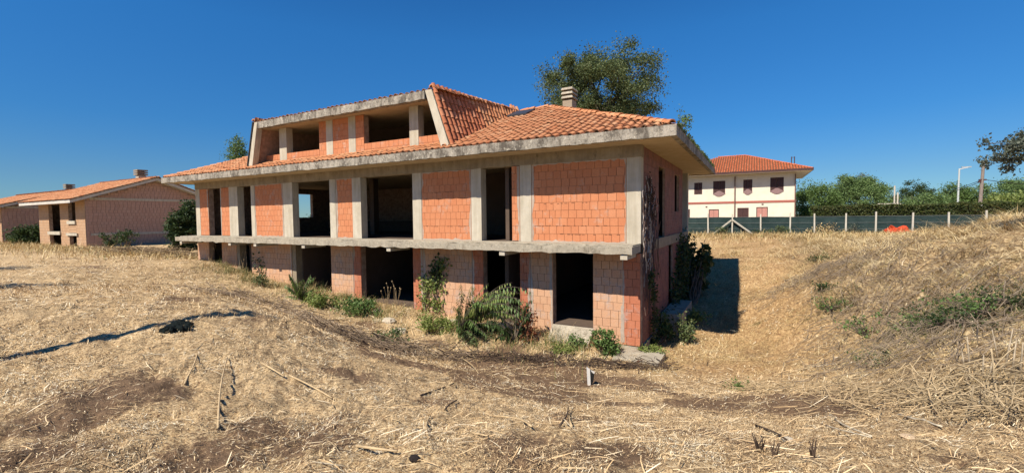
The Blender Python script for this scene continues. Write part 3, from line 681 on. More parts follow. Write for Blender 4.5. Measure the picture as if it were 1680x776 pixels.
def limb_curve(a, b_, sag=.12, k=5):
    a = np.array(a, float); b_ = np.array(b_, float); L = np.linalg.norm(b_-a); off = rng.normal(size=3)*L*sag*.5; off[2] = abs(off[2])*.6
    return [tuple(a+(b_-a)*t+off*math.sin(pi*t)+rng.normal(size=3)*L*.015) for t in np.linspace(0, 1, k)]
def tree(name, base, height, rad, label, cat, mat, n=9000, K=60, leaf=.14, sig=.45, trunk_r=.2, limbs=9, ch=None, group=None, flat=.5, shell=.35, bark=None, crown_c=None, noise=.3):
    base = np.array(base, float); t = thing(name, tuple(base), label, cat, group)
    cc = np.array(crown_c) if crown_c is not None else base+np.array([0, 0, height-rad[2]])
    C_, P_ = clumps(cc, rad, K, n, sig, flat, shell, noise)
    m = MB(); fork = base+np.array([0, 0, max(.15*height, (cc[2]-rad[2]*.7-base[2]))]); top = cc+np.array([0, 0, rad[2]*.3])
    m.tube(limb_curve(base-np.array([0, 0, .4]), fork, .06), [trunk_r*1.25, trunk_r, trunk_r*.9, trunk_r*.85, trunk_r*.8], 8)
    m.tube(limb_curve(fork, top, .1), [trunk_r*.8, trunk_r*.6, trunk_r*.45, trunk_r*.3, trunk_r*.12], 7)
    sel = rng.choice(K, min(K, limbs), replace=False)
    for i in sel:
        st = fork+(top-fork)*rng.random()*.5
        m.tube(limb_curve(st, C_[i], .12), [trunk_r*.42, trunk_r*.32, trunk_r*.22, trunk_r*.13, trunk_r*.05], 5)
    rest_ = [i for i in range(K) if i not in sel]
    for i in rest_[:60]:
        j = min(sel, key=lambda q: np.linalg.norm(C_[q]-C_[i])); st = C_[j]+(cc-C_[j])*.35
        m.tube(limb_curve(st, C_[i], .1, 4), [trunk_r*.13, trunk_r*.1, trunk_r*.07, trunk_r*.03], 4)
    m.build('trunk', bark or BARK, t, smooth=True); leaf_obj('crown', P_, leaf, mat, t); return t
def at_px(px, py, d): q = ray(px, py)*d/FPX; return q
def far_tree(px0, px1, ytop, d, label, mat, zb=-1.9, **k):
    """tree whose crown spans px0..px1 and reaches up to ytop when it stands d metres away"""
    c0 = at_px((px0+px1)/2, 350, d); w_ = (px1-px0)/FPX*d/2; top = at_px((px0+px1)/2, ytop, d)[2]; h = top-zb
    rz = k.pop('rz', min(h*.42, w_*1.1)); 
    return tree(k.pop('name', 'leafy_tree'), (c0[0], c0[1], zb), h, (w_, w_, rz), label, 'tree', mat, crown_c=(c0[0], c0[1], top-rz*.92), **k)
# the large loose-crowned tree behind the house
far_tree(892, 1082, 90, 42, 'tall loose-crowned grey-green tree rising behind the roof and chimney', LEAF_O, name='tall_tree', n=64000, K=230, leaf=.17, sig=.42, trunk_r=.38, limbs=22, rz=4.2, shell=.25, noise=.3, flat=.62)
far_tree(382, 407, 224, 52, 'small dark tree top showing above the left end of the roof', LEAF_M, name='leafy_tree', n=5500, K=40, leaf=.17, sig=.32, rz=2.8)
# trees beyond the fence, right
far_tree(1306, 1366, 306, 62, 'dense dark green tree right beside the cream house', LEAF_M, n=15000, K=60, leaf=.2, sig=.5, shell=.6, rz=2.3, flat=.9)
far_tree(1366, 1448, 297, 66, 'wide bright green tree behind the hedge left of the dark pine', LEAF_B, n=26000, K=100, leaf=.21, sig=.55, shell=.5, rz=3.0, flat=.9)
far_tree(1385, 1430, 291, 74, 'bare greyish treetop peeping over the wide green tree', LEAF_G, n=2500, K=40, leaf=.22, sig=.5, rz=2.2)
far_tree(1462, 1528, 303, 70, 'dark flat-layered pine tree behind the hedge', LEAF_D, name='pine_tree', n=10000, K=46, leaf=.17, sig=.34, rz=2.2, shell=.3, noise=.4)
far_tree(1490, 1560, 324, 60, 'low green bushy tree below the pine', LEAF_B, name='bushy_tree', n=9000, K=50, leaf=.2, sig=.45, rz=1.3, flat=.9)
far_tree(1552, 1600, 306, 64, 'round green tree between street lamp and pine', LEAF_M, n=14000, K=60, leaf=.2, sig=.45, rz=2.2, shell=.45, flat=.9)
far_tree(1622, 1700, 297, 60, 'broad green tree behind the utility pole at the right edge', LEAF_B, n=20000, K=80, leaf=.2, sig=.5, rz=2.4, shell=.45, flat=.9)
far_tree(1612, 1662, 327, 48, 'yellow-green bush just right of the utility pole', LEAF_Y, name='bush', n=4500, K=40, leaf=.22, sig=.35, rz=1.1, flat=.9, zb=-1.6)
far_tree(1655, 1700, 318, 40, 'light green bush at the right edge behind the mound', LEAF_Y, name='bush', n=4500, K=40, leaf=.2, sig=.35, rz=1.2, flat=.9, zb=-1.5)
far_tree(1580, 1640, 330, 75, 'distant low tree at the foot of the utility pole', LEAF_M, n=6000, K=40, leaf=.22, sig=.45, rz=1.5, flat=.9)
# tree off the right edge whose branch reaches into the picture
bt = thing('overhanging_tree', tuple(at_px(1850, 430, 15)), 'grey-green tree outside the right edge with one leafy branch reaching into the sky', 'tree')
bb = at_px(1850, 430, 15); m = MB(); tgt = [at_px(1662, 240, 15), at_px(1655, 262, 15.5), at_px(1685, 222, 15.2), at_px(1700, 250, 14.5), at_px(1735, 215, 15), at_px(1790, 180, 15), at_px(1860, 150, 15)]
topb = at_px(1840, 230, 15); m.tube(limb_curve(bb, topb, .05), [.3, .26, .22, .18, .14], 8)
Pl = []
for q in tgt:
    m.tube(limb_curve(topb, q, .1), [.09, .06, .04, .025, .01], 5)
    Pl.append(np.array(q)+rng.normal(size=(170, 3))*np.array([.2, .2, .09]))
    for _ in range(8):
        e = np.array(q)+rng.normal(size=3)*np.array([.32, .32, .16]); m.tube(limb_curve(q, e, .1, 3), [.015, .01, .005], 4)
        Pl.append(e+rng.normal(size=(60, 3))*.09)
m.build('trunk', BARK, bt, smooth=True); leaf_obj('crown', np.vstack(Pl), .10, LEAF_G, bt)
# distant wooded strip
L_ = []
for k in range(26):
    a = -60+k*6.2+random.uniform(-2, 2); d = random.uniform(150, 210); th_ = FWD+math.radians(a); h = random.uniform(.8, 1.5)
    C_, P_ = clumps((d*math.sin(th_), d*math.cos(th_), -1.5), (11, 11, h), 40, 1100, 1.3, .3, .5); L_.append(P_)
leaf_obj('distant_woods', np.vstack(L_), .9, LEAF_D, None, kind='stuff', label='low dark line of distant woods on the horizon', cat='woods')

# ------------------------------------------------------------------ houses on the left
def gable_house(corner, width, depth, label, zf, zg, pk, chim, openings, nm='gabled_house'):
    x1, y0 = corner; x0 = x1-width; t = thing(nm, (x1, y0, zg), label, 'house'); ze = pk[0]; zp = pk[1]; yp = y0+depth/2; L = []
    def W(name, u0, u1, a, c_, bx=True, mat=MB_TAN):
        m = MB(); m.box(u0, u1, y0+.03, y0+.25, a, c_); w_ = m.build(name, MORTAR, t)
        for (u, z, ww, h) in lay([(u0, u1, a, c_)], .3, .25, .02, .015): L.append(((u, y0+.02, z), (ww, .05, h), 'y', mat, w_))
    xs_ = [x0]+[v for o_ in openings for v in (x1+o_[0], x1+o_[1])]+[x1-.0]
    for i in range(0, len(xs_), 2): W('brick_wall', xs_[i], xs_[i+1], zg-.3, ze)
    for (a, c_, z0, z1) in openings:
        W('brick_wall', x1+a, x1+c_, z1, ze)
        m = MB(); m.box(x1+a-.1, x1+c_+.1, y0-.12, y0+.25, z0-.28, z0); m.build('lintel', CONC, t)
        if z0 > zf+.5:
            m = MB(); m.box(x1+a-.4, x1+c_+.4, y0-.12, y0+.25, zf-.2, zf+.02); m.build('lintel', CONC, t)
        if z0 > zf+.5: W('brick_wall', x1+a, x1+c_, zf, z0-.28)
    # gable wall
    m = MB(); m.prism([(x1-.03, y0+.25, zg-.3), (x1-.03, y0+depth, zg-.3), (x1-.03, y0+depth, ze+.05), (x1-.03, yp, zp+.04), (x1-.03, y0+.25, ze+.15)], (-.22, 0, 0)); gw = m.build('gable_wall', MORTAR, t)
    z = zg
    while z < zp-.25:
        e = max(0, (z+.25-ze)/(zp-ze))*depth/2 if z+.25 > ze else 0
        for (u, zz, ww, h) in lay([(y0+.05+e, y0+depth-.05-e, z, z+.25)], .3, .25, .02, .015): L.append(((x1-.02, u, zz), (ww, .05, h), 'x', MB_FAR, gw))
        z += .25
    for zb_ in (zf-.2, ze-.1): m = MB(); m.box(x1-.02, x1+.05, y0+.31, y0+depth-.01, zb_, zb_+.2); m.build('ring_beam', CONC, t)
    m = MB(); m.box(x0, x0+.2, y0, y0+depth, zg, ze); m.box(x0, x1, y0+depth-.2, y0+depth, zg, ze); m.box(x0+.2, x1-.3, y0+.3, y0+depth-.2, zf-.2, zf); m.build('back_wall', MORTAR, t)
    m = MB(); m.box(x0+.3, x1-.3, y0+3, y0+3.15, zf, ze); m.build('partition_wall', INTER, t)
    # roof: two slopes with a concrete verge
    ov = 1.1; s_ = (zp-ze)/(depth/2); zo = ze-s_*ov
    m = MB()
    for sg, ya in ((1, y0-ov), (-1, y0+depth+ov)):
        m.prism([(x1+.7, ya, zo), (x1+.7, yp, zp), (x1+.7, yp, zp+.24), (x1+.7, ya, zo+.24)], (-(width+1.4), 0, 0))
    rf = m.build('roof', mat_concrete('pale_verge', (.5, .46, .4), (.62, .58, .5), (.3, .27, .22, 1), .02, False), t)
    sl_ = math.hypot(depth/2+ov, zp-zo)
    tl_ = tile_positions((x0-.7, y0-ov-.05, zo+.25), (1, 0, 0), (0, depth/2+ov, zp-zo), width+1.4, sl_, lambda u, v: True)+tile_positions((x0-.7, y0+depth+ov+.05, zo+.25), (1, 0, 0), (0, -(depth/2+ov), zp-zo), width+1.4, sl_, lambda u, v: True)
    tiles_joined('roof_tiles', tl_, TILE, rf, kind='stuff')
    for cx_, cy_, w_, zt in chim:
        m = MB(); m.box(cx_-w_/2, cx_+w_/2, cy_-w_/2, cy_+w_/2, zp-1.2, zt-.5); c_ = m.build('chimney', CONC, rf)
        m = MB()
        for k in range(3): m.box(cx_-w_/2-.12, cx_+w_/2+.12, cy_-w_/2-.12, cy_+w_/2+.12, zt-.45+k*.2, zt-.33+k*.2)
        m.box(cx_-w_/2+.1, cx_+w_/2-.1, cy_-w_/2+.1, cy_+w_/2-.1, zt-.5, zt-.05, 1); m.build('chimney_cowl', [CONC_B, INTER], t)
    join_bricks('brickwork', L, t); return t
gable_house((-49.06, 15.31), 10.6, 9.9, 'unfinished brick house with large shaded gable wall, left of the main house', -.98, -2.25, (1.95, 3.75), [(-52.9, 20.8, .62, 4.95)],
            [(-8.9, -8.6, -.98, 1.7), (-8.1, -5.4, -.85, 1.6), (-3.5, -1.95, .1, 1.7)][1:])
gable_house((-67.5, 14.6), 16, 10.5, 'farther unfinished brick house at the left edge of the picture', -1.25, -2.3, (1.6, 3.2), [(-71.4, 21.0, .6, 4.4)], [(-9, -6.5, -1.2, 1.3), (-4.2, -2.2, -.3, 1.3)])
# weeds and shrubs at those houses
def shrub(px, d, w_, h, label, mat, n=2500, leaf=.16, group=None, name='shrub', zb=None, K=26, sig=.22):
    p = at_px(px, 380, d); z = gz(p[0], p[1]) if zb is None else zb
    t = thing(name, (p[0], p[1], z), label, 'shrub', group); C_, P_ = clumps((p[0], p[1], z+h*.5), (w_/2, w_/2, h*.52), K, n, sig, 0, .3, .35)
    P_[:, 2] = np.maximum(P_[:, 2], z+.02); m = MB()
    for q in C_[:12]: m.tube(limb_curve((p[0]+random.gauss(0, .08), p[1]+random.gauss(0, .08), z-.1), q, .12), [.035, .028, .02, .014, .006], 4)
    m.build('stem', BARK, t); leaf_obj('foliage', P_, leaf, mat, t); return t
shrub(311, 32.5, 1.15, 3.9, 'tall dark climbing bush against the gable wall beside the main house', LEAF_D, 5500, .17, sig=.17, K=60)
shrub(287, 32.0, .95, 2.6, 'lower dark bush left of the tall climbing bush', LEAF_D, 3600, .17, sig=.16, K=45)
shrub(52, 43, 2.2, 1.5, 'dark bush below the gable wall of the leftmost house', LEAF_D, 3500, .22, sig=.3)
shrub(33, 45, 1.4, 1.0, 'low green weeds at the far left house', LEAF_M, 1200, .18, sig=.2)
shrub(180, 36.5, 1.2, 1.3, 'leaning dark weed by the gable wall base', LEAF_D, 500, .15, sig=.15)
shrub(208, 35.8, 1.1, 1.4, 'leggy dark weed right of the leaning one', LEAF_D, 500, .15, sig=.15)
t = thing('palm_plant', tuple(at_px(64, 330, 49)), 'spiky green palm tuft above the left house roof', 'palm'); pb = np.array(at_px(64, 331, 49)); m = MB(); m.tube([(pb[0], pb[1], -2.2), (pb[0], pb[1], pb[2]-.2)], .16, 7); m.build('trunk', BARK, t)
m = MB()
for k in range(26):
    a = random.uniform(0, 2*pi); el = random.uniform(.1, 1.2); L0 = random.uniform(.8, 1.2); pts_ = []
    for q in np.linspace(0, 1, 5): pts_.append((pb[0]+math.cos(a)*math.cos(el)*L0*q, pb[1]+math.sin(a)*math.cos(el)*L0*q, pb[2]-.2+math.sin(el)*L0*q-.55*q*q))
    for q in range(4):
        A, B_ = Vector(pts_[q]), Vector(pts_[q+1]); sd = Vector((-math.sin(a), math.cos(a), 0))*.16*(1-q*.22); m.add([A+sd, A-sd, B_-sd*.8, B_+sd*.8], [(0, 1, 2, 3)], 0, random.random())
m.build('frond', LEAF_M, t)

# ------------------------------------------------------------------ the cream house on the right
YR = 59.3; RHX0, RHX1 = -9.5, 4.1; zt_ = 4.72; zg_ = -2.1
T = thing('cream_house', (0, YR, zg_), 'finished cream plastered two-storey house with red tiled hip roof behind the fence', 'house')
cream = mat_plain('cream_render', (.82, .73, .57), .85, .06, 2); brownm = mat_plain('brown_shutter', (.09, .045, .04), .6, .1); redband = mat_plain('red_band', (.45, .15, .11), .8, .1); pinkm = mat_plain('pink_shutter', (.62, .30, .24), .7, .1)
white = mat_plain('white_paint', (.75, .72, .66), .7, .05); pinkb = mat_plain('dusty_pink', (.30, .19, .18), .8, .1)
# window and door openings are real recesses in the wall
ops = [(-6.57, -5.65, 2.55, 4.0, 'w0'), (-4.42, -3.09, 2.45, 4.1, 'w1'), (-1.16, -.22, 2.55, 4.12, 'w2'), (1.6, 2.93, 2.55, 4.22, 'w3'),
       (-7.9, -7.05, -.9, .75, 'd0'), (-4.89, -3.75, -1.2, .68, 'p'), (-1.76, -.56, -1.9, .8, 'd'), (.22, 1.4, -1.2, .86, 'p')]
def wall_rects(x0, x1, z0, z1, holes):
    xs_ = sorted({x0, x1}|{h[0] for h in holes}|{h[1] for h in holes}); out = []
    for a, c_ in zip(xs_[:-1], xs_[1:]):
        hs_ = sorted([(h[2], h[3]) for h in holes if h[0] < (a+c_)/2 < h[1]]); z = z0
        for (p, q) in hs_: out.append((a, c_, z, p)); z = q
        out.append((a, c_, z, z1))
    return out
m = MB()
for a in wall_rects(RHX0, RHX1, zg_, zt_, ops): m.box(a[0], a[1], YR, YR+.3, a[2], a[3])
m.box(RHX0, RHX1, YR+.31, YR+11, zg_, zt_-.01); m.build('wall', cream, T)
m = MB(); m.box(RHX0, RHX1+.03, YR-.05, YR-.003, 1.36, 1.60); m.box(RHX1+.003, RHX1+.05, YR, YR+11, 1.36, 1.6); m.build('string_course', redband, T)
for (a, c_, z0, z1, k) in ops:
    m = MB(); fr = .09
    m.box(a, a+fr, YR+.02, YR+.14, z0, z1); m.box(c_-fr, c_, YR+.02, YR+.14, z0, z1); m.box(a+fr, c_-fr, YR+.02, YR+.14, z1-fr, z1); wn = m.build('window' if k[0] == 'w' else 'door', brownm, T)
    mid = (a+c_)/2
    for s0, s1 in ((a+fr, mid-.02), (mid+.02, c_-fr)):
        m = MB(); m.box(s0, s1, YR+.05, YR+.1, z0+.02, z1-fr)
        for q in range(int((z1-z0)/.14)): m.box(s0+.05, s1-.05, YR+.03, YR+.05, z0+.1+q*.14, z0+.17+q*.14)
        m.build('shutter', pinkm if k == 'p' else brownm, wn)
    if k in ('w1', 'w2', 'w3'):
        m = MB(); hw = (c_-a)/2+.02; zz = z0-.0
        m.prism([(mid-hw, YR-.06, zz+.1), (mid-hw*.35, YR-.06, zz-.18), (mid, YR-.06, zz-.22), (mid+hw*.35, YR-.06, zz-.18), (mid+hw, YR-.06, zz+.1), (mid+.1, YR-.06, zz+.45), (mid-.1, YR-.06, zz+.45)], (0, .05, 0))
        m.build('window_guard', pinkb, wn)
m = MB(); m.tube([(-2.04, YR-.12, zt_-.2), (-2.04, YR-.12, zg_)], .065, 8); m.tube([(RHX1-.06, YR-.12, zt_-.2), (RHX1-.06, YR-.12, zg_)], .06, 8); m.build('downpipe', mat_plain('brown_pipe', (.22, .12, .09), .6), T)
for x, z in ((-5.15, 1.0), (.85, 1.18)): m = MB(); m.box(x-.1, x+.1, YR-.05, YR-.004, z-.06, z+.06); m.build('vent', brownm, T)
ex0, ex1, ey0, ey1 = RHX0-1.3, 5.55, YR-1.25, YR+12; zE = 4.75; rn_ = (ey1-ey0)/2; ry_ = (ey0+ey1)/2; zR = zE+rn_*.42
m = MB(); m.box(ex0, ex1, ey0, ey1, zE, zE+.13); m.build('soffit', white, T)
m = MB(); m.box(ex0-.05, ex1+.05, ey0-.08, ey0-.002, zE+.02, zE+.26); m.box(ex1+.002, ex1+.08, ey0, ey1, zE+.02, zE+.26); m.build('gutter', brownm, T)
m = MB(); m.add([(ex0, ey0, zE+.14), (ex1, ey0, zE+.14), (ex1, ey1, zE+.14), (ex0, ey1, zE+.14), (ex0+rn_, ry_, zR), (ex1-rn_, ry_, zR)], [(0, 1, 5, 4), (1, 2, 5), (2, 3, 4, 5), (3, 0, 4)]); rf = m.build('roof', TILE_R, T)
sl_ = math.hypot(rn_, zR-zE-.14); c2 = rn_/sl_; WW = ex1-ex0
tl_ = tile_positions((ex0, ey0-.05, zE+.16), (1, 0, 0), (0, rn_, zR-zE-.14), WW, sl_, lambda u, v: v*c2 < u < WW-v*c2)+tile_positions((ex1+.05, ey0, zE+.16), (0, 1, 0), (-rn_, 0, zR-zE-.14), 2*rn_, sl_, lambda u, v: v*c2 < u < 2*rn_-v*c2)
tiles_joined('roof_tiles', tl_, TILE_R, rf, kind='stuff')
caps((ex1, ey0, zE+.2), (ex1-rn_, ry_, zR+.05)).build('ridge_caps', TILE_R, rf, kind='stuff'); caps((ex0+rn_, ry_, zR+.05), (ex1-rn_, ry_, zR+.05)).build('ridge_caps', TILE_R, rf, kind='stuff')
an = at_px(1301, 262, 62); m = MB()
for dx in (-.18, .18): m.tube([(an[0]+dx, an[1], 5.6), (an[0]+dx, an[1], an[2]+.4)], .06, 6)
m.tube([(an[0]-.22, an[1], an[2]+.3), (an[0]+.22, an[1], an[2]+.3)], .04, 5); m.build('vent_pipe', brownm, T)

# ------------------------------------------------------------------ fence, hedge, pole, lamp
YFN = 43.585; fz = -1.72
conc_post = mat_concrete('post_concrete', (.5, .45, .36), (.62, .57, .46), (.3, .25, .2, 1), .03, False)
FT = thing('mesh_fence', (0, YFN, fz), 'low dark green shade-net fence on pale concrete posts in front of the cream house', 'fence')
posts = [onY(x, 384, YFN)[0] for x in (1162, 1201, 1248, 1296, 1336, 1387, 1436, 1496)]+[12.45, 14.4, 16.5, 18.6, -6.3, -9, -11.7, -14.4]
tops = {0: 352, 3: 351, 4: 351}
for i, x in enumerate(posts):
    g0 = gz(x, YFN); m = MB(); h = 1.62 if i % 3 else 1.72; lean = random.gauss(0, .02)
    v = [(x-.06, YFN-.13), (x+.06, YFN-.13), (x+.06, YFN), (x-.06, YFN)]
    m.add([(a, b_, g0-.3) for a, b_ in v]+[(a+lean+(x-a)*.2, b_, fz+h+.12) for a, b_ in v], [(0, 3, 2, 1), (4, 5, 6, 7), (0, 1, 5, 4), (1, 2, 6, 5), (2, 3, 7, 6), (3, 0, 4, 7)])
    m.build('post', conc_post, FT)
netm = Mat('green_shade_net', .8, .2); netm.color(netm.mix(netm.map(netm.noise(1.6, 5, .7), .3, .7), (.014, .03, .028, 1), (.036, .06, .056, 1))); netm.bump(netm.noise(3, 3, stretch=(1, 1, .3)), .05, .5); netm = netm.m
xa = np.arange(-16, 19.5, .12); Vn = []; ys = YFN+.06+.03*np.sin(xa*2.1)+.02*np.sin(xa*5.3)
for k, zz in enumerate((0, .5, 1)):
    for x, y in zip(xa, ys): g0 = gz(x, y)-.1; tp = fz+1.50+.02*math.sin(x*1.7); Vn.append((x, y+(.03*math.sin(x*3+k)), g0+(tp-g0)*zz))
n_ = len(xa); Fn = [(r_*n_+i, r_*n_+i+1, (r_+1)*n_+i+1, (r_+1)*n_+i) for r_ in range(2) for i in range(n_-1)]
np_mesh('shade_net', np.array(Vn), np.array(Fn), netm, FT)
m = MB()
for zz in (.5, 1.0, 1.5): m.tube([(-16, YFN-.01, fz+zz), (18.6, YFN-.01, fz+zz)], .008, 4)
m.build('wire', mat_plain('galvanised_wire', (.35, .35, .33), .5), FT)
px_ = onY(1201, 384, YFN)[0]; 
for s_ in (-1, 1):
    m = MB(); x2 = onY(1168 if s_ < 0 else 1237, 385, YFN-.25)[0]; m.tube([(x2, YFN-.25, gz(x2, YFN-.25)-.05), (px_+s_*.05, YFN-.2, fz+1.25)], .075, 4); m.build('brace', conc_post, FT)
# clipped hedge behind the fence
HT = thing('hedge', (12, 49, -1.7), 'long clipped green hedge running behind the fence and under the trees', 'hedge')
n = 26000; hx = rng.uniform(4.6, 27, n); hz = rng.uniform(0, 1, n); side_ = rng.random(n)
top_ = .62+.05*np.sin(hx*.9)+.03*np.sin(hx*3.1); P_ = np.stack([hx, np.where(side_ < .55, 48.0, np.where(side_ < .9, rng.uniform(48, 49.4, n), 49.4))+rng.normal(0, .07, n), np.where((side_ >= .55) & (side_ < .9), top_, -1.9+(top_+1.9)*hz)+rng.normal(0, .06, n)], 1)
leaf_obj('foliage', P_, .15, HEDGE, HT); m = MB(); m.box(4.8, 26.8, 48.12, 49.28, -1.95, .5); m.build('hedge_core', mat_plain('inner_twigs', (.03, .035, .015), .95), HT)
# low tiled roofs peeping above the hedge
for px0, px1, py, d, lb, mt in ((1375, 1408, 341, 56, 'small terracotta roof just above the hedge', TILE), (1438, 1482, 337, 56, 'low pale canopy roof above the hedge below the pine', CONC)):
    a = at_px(px0, py, d); c_ = at_px(px1, py, d); m = MB(); m.prism([(a[0], a[1], a[2]-.25), (c_[0], a[1], a[2]-.25), (c_[0]-.4, a[1]+1.5, a[2]+.12), (a[0]+.4, a[1]+1.5, a[2]+.12)], (0, 0, .12))
    o = thing('garden_shelter', (a[0], a[1], -1.8), lb, 'shelter'); m.build('roof', mt, o); m = MB()
    for x in (a[0]+.2, c_[0]-.2): m.box(x-.06, x+.06, a[1]+.1, a[1]+.22, -1.9, a[2]-.2); m.box(x-.06, x+.06, a[1]+1.3, a[1]+1.42, -1.9, a[2]-.1)
    m.build('leg', BARK, o)
for px, y0, d, lb in ((1468, 305, 60, 'slim grey post rising in front of the pine'), (1473, 316, 58, 'shorter slim post beside the pine')):
    p = at_px(px, y0, d); m = MB(); m.tube([(p[0], p[1], -1.9), tuple(p)], .09, 8); m.build('garden_post', conc_post, label=lb, cat='post')
# utility pole with wires
pt, pb_ = at_px(1614, 264, 46), at_px(1607.5, 342, 46); dv = (pt-pb_); pb2 = pb_-dv*(pb_[2]+1.9)/dv[2]
UP = thing('utility_pole', tuple(pb2), 'leaning grey wooden utility pole carrying wires right of the street lamp', 'utility pole')
m = MB(); m.tube([tuple(pb2), tuple(pt)], [.17, .12], 10); m.build('pole', mat_plain('grey_wood', (.30, .24, .20), .9, .2), UP)
m = MB(); m.tube([tuple(pb_-dv*.05), tuple(pb_+dv*.07)], [.19, .18], 10); m.build('sleeve', white, UP)
cr = pb_+dv*.6; m = MB(); m.box(cr[0]-.25, cr[0]+.3, cr[1]-.12, cr[1]+.12, cr[2]-.07, cr[2]+.07); m.box(cr[0]-.3, cr[0]-.1, cr[1]-.15, cr[1]+.1, cr[2]-.28, cr[2]-.1); m.build('clamp', brownm, UP)
def wire(a, b_, sag, label, r_=.03):
    m = MB(); a = np.array(a); b_ = np.array(b_); m.tube([tuple(a+(b_-a)*t_-np.array([0, 0, sag*4*t_*(1-t_)])) for t_ in np.linspace(0, 1, 18)], r_, 5); return m.build('overhead_wire', mat_plain('black_cable', (.03, .03, .03), .5), label=label, cat='wire')
wire(cr, at_px(1500, 322, 90), .5, 'dark overhead wire running left from the utility pole'); wire(cr-np.array([0, 0, .15]), at_px(1490, 325, 92), .7, 'lower overhead wire running left from the utility pole')
wire(cr+np.array([0, 0, .05]), at_px(1800, 300, 50), .4, 'overhead wire running right from the utility pole')
lb_ = at_px(1570.5, 341, 58); lt = at_px(1572.5, 277, 58)
SLP = thing('street_lamp', (lb_[0], lb_[1], -1.9), 'slim pale street lamp with a single arm left of the utility pole', 'street lamp')
m = MB(); m.tube([(lb_[0], lb_[1], -1.9), (lt[0], lb_[1], lt[2])], [.13, .08], 10); m.build('pole', mat_plain('pale_grey_paint', (.55, .58, .55), .5, .05), SLP)
m = MB(); ar = at_px(1590, 274.5, 58); m.tube([(lt[0], lb_[1], lt[2]-.1), tuple(ar)], [.06, .04], 7); m.build('arm', white, SLP)
m = MB(); m.box(ar[0]-.75, ar[0]+.2, ar[1]-.13, ar[1]+.13, ar[2]-.02, ar[2]+.10); m.build('lamp_head', mat_plain('lamp_grey', (.4, .42, .42), .4, .05), SLP)

# ------------------------------------------------------------------ litter, grass
def strips(cx_, cy_, L, w_, yaw, lift0, lift1, tint, bend=0.0, segs=1):
    """flat curved strips lying on the ground: returns V, F, tint"""
    n = len(cx_); dx = np.cos(yaw)*L/2; dy = np.sin(yaw)*L/2; px_ = -np.sin(yaw); py_ = np.cos(yaw); T_ = np.linspace(-1, 1, segs+1); out = []
    roll = rng.uniform(-.45, .45, n); za = ground(cx_-dx, cy_-dy)+lift0; zb_ = ground(cx_+dx, cy_+dy)+lift1; bd = bend*L*rng.normal(size=n)
    for q, t_ in enumerate(T_):
        X = cx_+dx*t_+px_*bd*(1-t_*t_); Y = cy_+dy*t_+py_*bd*(1-t_*t_); Z = za+(zb_-za)*(t_+1)/2+np.abs(bd)*.5*(1-t_*t_)
        tw = w_/2*(1-.45*abs(t_))
        out += [np.stack([X+px_*tw*np.cos(roll), Y+py_*tw*np.cos(roll), Z+tw*np.sin(roll)], -1), np.stack([X-px_*tw*np.cos(roll), Y-py_*tw*np.cos(roll), Z-tw*np.sin(roll)], -1)]
    Vv = np.stack(out, 1); k = Vv.shape[1]; b0 = (np.arange(n)*k)[:, None]
    F_ = np.concatenate([b0+np.array([2*q, 2*q+1, 2*q+3, 2*q+2])[None] for q in range(segs)], 0)
    return Vv.reshape(-1, 3), F_, np.tile(tint, segs)
def scatter(n, r0, r1, a0=-56, a1=56, p=1.0):
    u_ = rng.random(n); rr_ = (r0**p+(r1**p-r0**p)*u_)**(1/p) if p else r0*(r1/r0)**u_
    a = np.radians(rng.uniform(a0, a1, n))+FWD; return rr_*np.sin(a), rr_*np.cos(a), rr_
def merge(parts, name, mat, **props):
    o_ = 0; Vs = []; Fs = []; Ts = []
    for v, f, t_ in parts: Vs.append(v); Fs.append(f+o_); Ts.append(t_); o_ += len(v)
    return np_mesh(name, np.vstack(Vs), np.vstack(Fs), mat, None, tint=np.concatenate(Ts), **props)
x, y, d = scatter(720000, 2.0, 34, p=.22); so_, og_, bk_, gr_ = fields(x, y)
inh = (x > FP[0]-.1) & (x < FP[1]+.1) & (y > FP[2]-.15)
pk_ = np.clip(1.05-so_*.85-og_*.75-bk_*.5, .06, 1)*np.clip(.62+1.9*fbm(x*1.7+3, y*1.7, 4), .10, 1)
ok = (rng.random(len(x)) < pk_) & ~inh; x, y, d = x[ok], y[ok], d[ok]; n = len(x)
sc_ = np.clip(d/7, .75, 3.2); L = np.where(rng.random(n) < .86, rng.uniform(.012, .036, n), rng.gamma(2.0, .022, n)+.03)*sc_; w_ = rng.uniform(.003, .010, n)*sc_
flow = fbm(x*.35+7, y*.35, 2)*5; yaw = np.where(rng.random(n) < .5, flow+rng.normal(0, .5, n), rng.uniform(0, 2*pi, n))
tn = np.clip(rng.beta(2.6, 1.5, n)+.35*fbm(x*2.2, y*2.2+50, 3), .02, 1); tn = np.where(rng.random(n) < .26, rng.uniform(0, .25, n), tn)
lf = rng.gamma(1.6, .009, n)*np.clip(sc_, .7, 2)
k = rng.random(n) < .12
merge([strips(x[~k], y[~k], L[~k], w_[~k], yaw[~k], lf[~k], lf[~k]*rng.uniform(.2, 2.2, (~k).sum()), tn[~k]),
       strips(x[k], y[k], L[k]*1.5, w_[k]*.8, yaw[k], lf[k], lf[k]*1.8, tn[k], .12, 2)], 'straw_litter', STRAW, kind='stuff', label='shredded dry straw and reed chips strewn over the bare soil', cat='straw')
